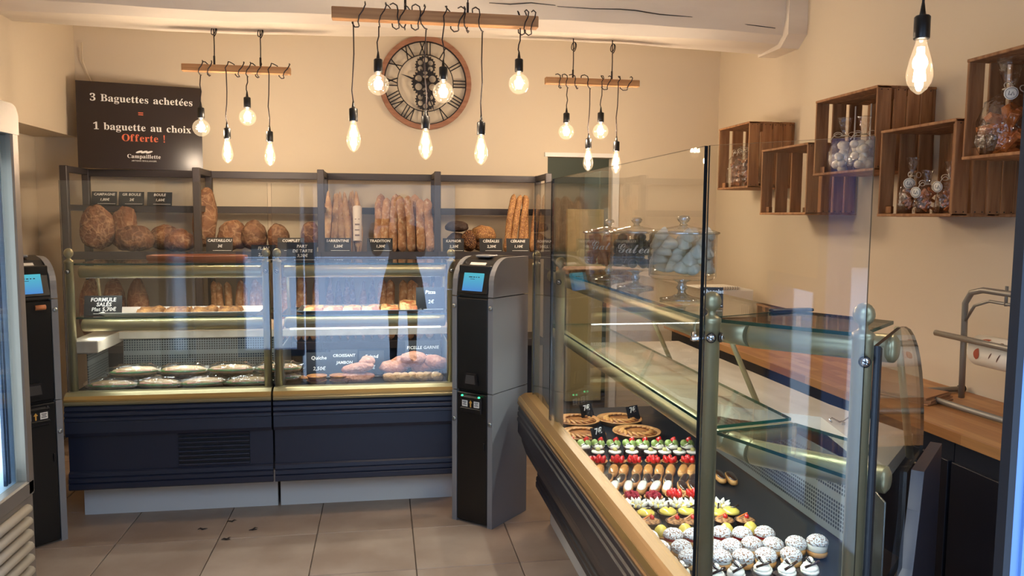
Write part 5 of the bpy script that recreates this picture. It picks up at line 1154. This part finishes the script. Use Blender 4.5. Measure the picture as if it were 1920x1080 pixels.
def mering_t():
    t = thing('lemon_meringue_tartlet', '', 'tartlet'); shell(t, m=M_CASE)
    b = MB(); b.lathe([(.027, .016), (.02, .022), (.0001, .024)], 18); b.build('lemon_cream', M_LEMON, t)
    for i in range(9):
        a = 2 * PI * i / 9; b = MB(); b.lathe([(.006, 0), (.0075, .005), (.005, .013), (.0001, .021)], 8); b.build('meringue_peak', M_CREAM, t, (.022 * math.cos(a), .022 * math.sin(a), .018), (-.75 * math.sin(a), .75 * math.cos(a), 0))
    for i in range(3):
        a = 2 * PI * i / 3; b = MB(); b.lathe([(.006, 0), (.007, .005), (.0001, .018)], 8); b.build('meringue_peak', M_CREAM, t, (.007 * math.cos(a), .007 * math.sin(a), .022), (-.2 * math.sin(a), .2 * math.cos(a), 0))
    return t
def lemon_t():
    t = thing('lemon_tartlet', '', 'tartlet'); shell(t, .031, .018, M_CASE)
    b = MB(); b.lathe([(.0285, .016), (.026, .024), (.016, .031), (.0001, .033)], 20); b.build('lemon_cream', M_LEMON, t)
    b = MB(); b.tube([(-.006, -.004, .028), (.022, .010, .040)], .0032, 8); b.build('chocolate_stick', M_CHICE, t); return t
def nut_t():
    t = thing('nut_tartlet', '', 'tartlet'); shell(t, m=M_CASE)
    b = MB(); b.ball((0, 0, .017), (.028, .028, .009), 16, 8, lambda d: 1 + .12 * noise.noise(d * 6)); b.build('nuts', M_NUTS, t)
    b = MB(); b.ball((.004, 0, .029), .0075, 10, 8); b.build('cherry', M_STRAW, t)
    b = MB(); b.box((-.006, .008, .030), (.030, .005, .002), R=Matrix.Rotation(-.5, 3, 'Y')); b.build('orange_peel', mat('orange_peel', lin(210, 110, 44), .4), t); return t
def dome():
    t = thing('lemon_dome', '', 'pastry'); b = MB(); b.lathe([(.021, 0), (.021, .012), (.018, .022), (.010, .031), (.003, .034), (.0001, .034)], 20); b.build('glaze', M_LEMON, t)
    b = MB(); b.lathe([(.023, 0), (.024, .004), (.0001, .005)], 20); b.build('biscuit_base', M_CRUST, t); return t
def choux(fillm, nm='cream_puff', tall=1):
    def f():
        t = thing(nm, '', 'cream puff'); b = MB(); b.lathe([(.018, 0), (.026, .004), (.028, .014), (.024, .020), (.0001, .021)], 18); b.build('base', M_CHOUX, t)
        b = MB(); b.lathe([(.022, .016), (.027, .020), (.0275, .018 + .012 * tall), (.022, .020 + .014 * tall)], 18, fn=lambda a, z: 1 + .05 * math.sin(9 * a)); b.build('filling', fillm, t)
        z0 = .016 + .012 * tall; b = MB(); b.ball((0, 0, z0), (.0300, .0300, .022), 20, 10, lambda d: (1 + .07 * noise.noise(d * 5)) * (1 if d.z > -.15 else .93)); 
        b.v = [(v[0], v[1], max(v[2], z0 - .002)) for v in b.v]; b.build('sugared_cap', M_SUGAR, t); return t
    return f
def cream_cake():
    t = thing('cream_topped_cake', '', 'cake'); b = MB(); b.box((0, 0, .017), (.050, .062, .034), .004); b.build('chocolate_base', mat('chocolate_cake', lin(40, 24, 20), .8, bump=.8, bs=90), t)
    b = MB(); n = 40; pts = [(.016 * (1 - i / n) * math.cos(i * .55) + 0, .016 * (1 - i / n) * math.sin(i * .55), .040 + .034 * i / n) for i in range(n)]
    b.tube(pts, [.0105 - .006 * i / n for i in range(n)], 8); b.lathe([(.022, .034), (.023, .042), (.012, .052), (.0001, .056)], 14); b.build('whipped_cream', M_CREAM, t)
    for a, y in ((.5, -.010), (-.9, -.004)):
        b = MB(); b.tube([(-.020 * math.cos(a), y, .062 - .020 * math.sin(a)), (.020 * math.cos(a), y - .006, .062 + .020 * math.sin(a))], .0036, 8); b.build('chocolate_stick', M_CHICE, t)
    return t
def pie():
    t = thing('fruit_pie', '', 'pie'); b = MB(); b.lathe([(.085, 0), (.103, .024), (.105, .026), (.098, .027), (.094, .021)], 36, fn=lambda a, z: 1 + .012 * math.cos(30 * a)); b.build('crust', M_CRUST, t)
    b = MB(); b.lathe([(.096, .020), (.06, .024), (.0001, .025)], 30); b.build('filling', mat('pie_filling', lin(186, 122, 64), .35, col2=lin(120, 66, 34), ns=26, bump=.3, coat=.3), t)
    for i in range(16):
        a = 2 * PI * i / 16; b = MB(); b.ball((0, 0, 0), (.024, .009, .005), 10, 6); b.build('fruit_slice', mat('baked_apple', lin(206, 152, 88), .35, col2=lin(150, 88, 44), ns=40), t, (.064 * math.cos(a), .064 * math.sin(a), .027), (0, .25, a + .9))
    return t
KIWI = [(0.656, 2.677), (0.706, 2.67), (0.755, 2.663), (0.81, 2.655), (0.866, 2.648), (0.913, 2.641), (0.966, 2.634), (1.016, 2.627), (1.071, 2.619)]
CHOC = [(0.675, 2.656), (0.746, 2.646), (0.806, 2.638), (0.866, 2.63), (0.931, 2.621), (0.981, 2.614), (1.033, 2.606), (1.08, 2.6)]
STRAW = [(0.683, 2.569), (0.731, 2.563), (0.794, 2.554), (0.849, 2.546), (0.915, 2.537), (0.971, 2.529), (1.035, 2.52)]
COF = [(0.703, 2.466), (0.75, 2.459), (0.784, 2.454), (0.828, 2.448), (0.864, 2.443), (0.901, 2.438), (0.938, 2.433), (0.979, 2.427), (1.009, 2.423)]
CHE = [(0.675, 2.373), (0.703, 2.369), (0.746, 2.363), (0.792, 2.356), (0.83, 2.351), (0.858, 2.347), (0.896, 2.342), (0.948, 2.334), (0.976, 2.33)]
WHITE = [(0.668, 2.304), (0.704, 2.299), (0.748, 2.293), (0.791, 2.287), (0.832, 2.281), (0.869, 2.276)]
CHE2 = [(0.917, 2.269), (0.949, 2.264), (1.077, 2.354), (1.106, 2.334)]
RASP = [(0.678, 2.218), (0.733, 2.21), (0.797, 2.201)]
STR2 = [(0.865, 2.204), (0.923, 2.196)]
MER = [(0.68, 2.15), (0.727, 2.143), (0.787, 2.135), (0.847, 2.126), (0.892, 2.12), (0.965, 2.109)]
LEM = [(0.68, 2.075), (0.731, 2.076), (0.796, 2.076), (0.85, 2.071), (0.933, 2.05), (0.975, 2.053)]
NUT = [(0.682, 2.006), (0.725, 2.019), (0.794, 2.009), (0.838, 2.003), (0.93, 1.999), (0.989, 1.991)]
DOME = [(0.732, 1.955), (0.8, 1.955), (0.912, 1.943), (0.981, 1.942)]
CHK = [(0.674, 1.89), (0.742, 1.893), (0.794, 1.885), (0.872, 1.887), (0.925, 1.875), (0.985, 1.871)]
CHL = [(0.68, 1.822), (0.736, 1.818), (0.818, 1.806), (0.863, 1.807), (0.92, 1.811), (0.972, 1.8), (1.034, 1.799), (1.079, 1.776)]
CHM = [(0.67, 1.738), (0.732, 1.759), (0.809, 1.748), (0.864, 1.743), (0.923, 1.742), (0.987, 1.737)]
CRM = [(0.67, 1.654), (0.743, 1.629), (0.795, 1.635), (0.865, 1.646), (0.918, 1.631), (0.974, 1.63)]
FLOORBITS = [(-0.861, 3.865, 0.1), (-0.726, 3.73, 0.5), (-0.741, 3.949, 0.2), (-0.621, 3.83, 0.6)]
rz = lambda i: random.uniform(-.3, .3)
re_ = lambda i: random.uniform(-.55, -.35)
row(pie, [(0.863, 3.402, ZD), (0.825, 3.175, ZD), (1.06, 3.395, ZD), (1.069, 3.176, ZD)], 'round baked fruit pie at the far end of the pastry case, {} of four', 'fruit pies at the far end of the pastry case')
for i, (x, y) in enumerate(((1.127, 3.367), (0.928, 3.432), (0.875, 3.04))):
    card('small tilted black card with a chalk price among the pies, ' + ORD[i] + ' of three', x, y, ZD + .0, .075, .085, ['7€', ' '], .35, .5, sizes=[.034, .01])
row(kiwi_p, P(KIWI), 'pastry topped with kiwi and strawberry in the rearmost row, {} from the left', 'kiwi and strawberry pastries in the rearmost row', rz)
row(choc_cup, [(x, y - .01, z) for x, y, z in P(CHOC)], 'dark chocolate cup with a cream disc before the kiwi pastries, {} from the left', 'chocolate cups with cream discs')
row(straw_t, P(STRAW), 'strawberry tartlet in the row behind the eclairs, {} from the left', 'strawberry tartlets behind the eclairs')
row(eclair(M_CARAM, 'caramel_eclair'), P(COF), 'eclair with shiny caramel icing in the back eclair row, {} from the left', 'caramel eclairs', re_)
row(eclair(M_CHICE, 'chocolate_eclair'), P(CHE), 'eclair with dark chocolate icing in the middle eclair row, {} from the left', 'chocolate eclairs', re_)
row(eclair(M_WICE, 'white_eclair'), P(WHITE), 'eclair with white icing in the front eclair row, {} from the left', 'white iced eclairs', re_)
row(eclair(M_CHICE, 'chocolate_eclair'), P(CHE2), 'chocolate eclair at the right end of the eclair rows, {} from the left', 'chocolate eclairs at the right end', lambda i: -.2)
row(rasp_t, P(RASP), 'raspberry tartlet in the row in front of the white eclairs, {} from the left', 'raspberry tartlets')
row(straw_t, P(STR2), 'strawberry tartlet right of the raspberry tartlets, {} from the left', 'strawberry tartlets beside the raspberry ones')
row(mering_t, P(MER), 'tartlet crowned with a star of white meringue peaks, {} from the left', 'meringue star tartlets')
row(lemon_t, P(LEM), 'glossy yellow lemon tartlet with a chocolate stick, {} from the left', 'lemon tartlets', lambda i: random.uniform(-.8, .8))
row(nut_t, P(NUT), 'dark tartlet topped with chopped nuts and a red cherry, {} from the left', 'nut tartlets with cherries', rz)
row(dome, P(DOME), 'small shiny yellow lemon dome behind the sugared puffs, {} from the left', 'yellow lemon domes')
row(choux(M_REDC, 'berry_puff'), P(CHK), 'sugar-dusted puff with red filling in the back puff row, {} from the left', 'red-filled puffs')
row(choux(M_CREAM), P(CHL[:-1]), 'sugar-dusted cream puff in the middle puff row, {} from the left', 'cream puffs of the middle row')
row(choux(M_CREAM, 'tall_cream_puff', 2), P(CHL[-1:]), 'tall sugar-dusted puff thick with cream at the right end', 'tall cream puff')
row(choux(M_CREAM), P(CHM), 'sugar-dusted cream puff in the front puff row, {} from the left', 'cream puffs of the front row')
row(cream_cake, P(CRM), 'chocolate cake slice with a whipped cream swirl and chocolate sticks, {} from the left', 'cream-topped chocolate cakes', lambda i: random.uniform(-.4, .4))
# scraps on the floor
for i, (x, y, a) in enumerate(FLOORBITS):
    b = MB(); s = random.Random(i); pts = [(-.022 + .011 * q, .006 * math.sin(q * 1.7 + i), .003 + .003 * (q % 2)) for q in range(5)]
    b.tube(pts, [.002, .005, .006, .004, .001], 6, flat=.5)
    if i % 2: b.tube([(-.01, -.004, .003), (.004, -.014, .005), (.012, -.018, .003)], [.004, .004, .001], 6, flat=.5)
    o = b.build('dry_leaf', mat('dry_leaf', lin(44, 32, 26), .8), None, (x, y, 0), (0, 0, a)); tag(o, 'dark curled leaf scrap on the floor tiles, ' + ORD[i] + ' from the left', 'leaf', 'leaf scraps on the floor')
# kitchen contents glimpsed through the doorway
b = MB(); b.box((0, 0, .95), (.34, .5, 1.9), .01); o = b.build('steel_cabinet', mat('pale_green_steel', lin(150, 165, 155), .4, metal=.3), None, (1.98, 6.75, 0)); tag(o, 'tall pale green steel cabinet in the kitchen beyond the doorway', 'cabinet')
b = MB(); b.box((0, 0, .8), (.30, .05, 1.55), .004); o = b.build('cream_door_panel', mat('cream_panel', lin(206, 190, 140), .5), None, (1.60, 6.15, 0)); tag(o, 'cream panel standing inside the kitchen doorway', 'panel')
l = bpy.data.lights.new('kitchen_lamp', 'POINT'); l.energy = 9; l.color = (1, .9, .75); l.shadow_soft_size = .1; link('kitchen_lamp', l, None, (1.3, 6.6, 2.4))

# ------------------------------------------------------------ the passer-by taking the picture, standing outside on the pavement (only their reflection shows)
pn = thing('person', 'person in a dark knee-length coat holding up a phone in the doorway reflection', 'person', (.21, -.36, -.02))
M_SKIN = mat('skin', lin(206, 160, 134), .5, sss=.1); M_COAT = mat('dark_coat', lin(26, 26, 32), .85); M_TIGHT = mat('dark_tights', lin(18, 18, 22), .8); M_HAIR = mat('brown_hair', lin(62, 42, 30), .6)
def skin(name, V, E, R, m, parent, lev=2):
    me = bpy.data.meshes.new(name); me.from_pydata(V, E, []); me.materials.append(m); o = link(name, me, parent)
    md = o.modifiers.new('skin', 'SKIN'); md.use_smooth_shade = True
    for v, r in zip(me.skin_vertices[0].data, R): v.radius = (r, r)
    me.skin_vertices[0].data[0].use_root = True
    sb = o.modifiers.new('sub', 'SUBSURF'); sb.levels = sb.render_levels = lev
    return o
V = [(0, 0, .94), (.095, 0, .90), (.10, .02, .50), (.10, -.015, .09), (.105, .13, .035), (-.095, 0, .90), (-.10, .02, .50), (-.10, -.015, .09), (-.105, .13, .035)]
skin('legs', V, [(0, 1), (1, 2), (2, 3), (3, 4), (0, 5), (5, 6), (6, 7), (7, 8)], [.09, .085, .060, .042, .040, .085, .060, .042, .040], M_TIGHT, pn)
V = [(0, 0, .98), (0, -.01, 1.15), (0, -.01, 1.34), (0, 0, 1.44), (0, .012, 1.52), (.19, -.01, 1.36), (.19, .10, 1.12), (-.085, .238, 1.375), (-.19, -.01, 1.36), (-.27, .09, 1.13), (-.325, .238, 1.375)]
skin('torso', V, [(0, 1), (1, 2), (2, 3), (3, 4), (2, 5), (5, 6), (6, 7), (2, 8), (8, 9), (9, 10)], [.15, .13, .135, .052, .05, .07, .05, .032, .07, .05, .032], M_COAT, pn)
b = MB(); b.lathe([(.128, 1.20), (.155, 1.04), (.20, .88), (.235, .66), (.25, .56), (.24, .555), (.17, .80), (.10, 1.0)], 26, fn=lambda a, z: 1 + .03 * math.sin(7 * a)); b.v = [(v[0], v[1] * .72, v[2]) for v in b.v]; b.build('coat_skirt', M_COAT, pn)
b = MB()
def hf(d):
    k = 1 + .03 * d.z - (.10 * max(0, -d.z) * abs(d.x))
    k += .16 * math.exp(-((d.x / .13) ** 2 + ((d.z + .08) / .16) ** 2)) * max(0, d.y) - .05 * (math.exp(-(((abs(d.x) - .36) / .14) ** 2 + ((d.z - .10) / .10) ** 2)) * max(0, d.y)) + .05 * math.exp(-((d.x / .25) ** 2 + ((d.z + .48) / .08) ** 2)) * max(0, d.y)
    return k
b.ball((0, .02, 1.62), (.075, .095, .115), 32, 24, hf); hd = b.build('head', M_SKIN, pn)
for s_ in (-1, 1):
    b = MB(); b.ball((s_ * .030, .100, 1.632), (.013, .010, .008), 10, 8); e_ = b.build('eye', M_WHITE, hd)
    b = MB(); b.ball((s_ * .030, .1085, 1.632), (.0055, .003, .0055), 10, 6); b.build('iris', mat('iris', lin(52, 38, 28), .3), hd)
    b = MB(); b.tube([(s_ * .014, .107, 1.652), (s_ * .030, .108, 1.657), (s_ * .046, .098, 1.652)], [.003, .004, .002], 6); b.build('eyebrow', M_HAIR, hd)
    b = MB(); b.ball((s_ * .074, .01, 1.615), (.010, .020, .030), 10, 8); b.build('ear', M_SKIN, hd)
b = MB(); b.ball((0, .103, 1.563), (.024, .008, .007), 12, 6); b.build('mouth', mat('lips', lin(168, 92, 84), .5), hd)
b = MB(); b.ball((0, -.005, 1.645), (.090, .105, .120), 24, 18, lambda d: (1.0 if d.y < .45 or d.z > .62 else .72) * (1 + .02 * math.sin(14 * math.atan2(d.y, d.x)))); b.ball((0, -.06, 1.52), (.085, .055, .12), 16, 12); b.build('hair', M_HAIR, pn)
for s_, cx in ((1, -.115), (-1, -.295)):
    b = MB(); b.ball((cx + s_ * .012, .262, 1.428), (.022, .026, .046), 12, 10); b.tube([(cx + s_ * .03, .24, 1.37), (cx + s_ * .02, .252, 1.40)], [.026, .024], 10); h_ = b.build('hand', M_SKIN, pn)
    for q, ln in enumerate((.030, .036, .034, .026)):
        b = MB(); z_ = 1.462 - q * .020; b.tube([(cx + s_ * .016, .272, z_ - .006), (cx + s_ * .006, .305, z_), (cx - s_ * ln * .6, .322, z_ + .002), (cx - s_ * ln, .318, z_ + .002)], [.0095, .009, .008, .0065], 8); b.build('finger', M_SKIN, h_)
    b = MB(); b.tube([(cx + s_ * .004, .250, 1.432), (cx - s_ * .012, .268, 1.452), (cx - s_ * .022, .282, 1.474)], [.011, .010, .007], 8); b.build('thumb', M_SKIN, h_)
ph = MB().box((-.205, .302, 1.468), (.150, .008, .072), .003).build('phone', M_BLACK, None, (.21, -.36, -.02)); tag(ph, 'black phone held sideways in both hands of the person', 'phone')
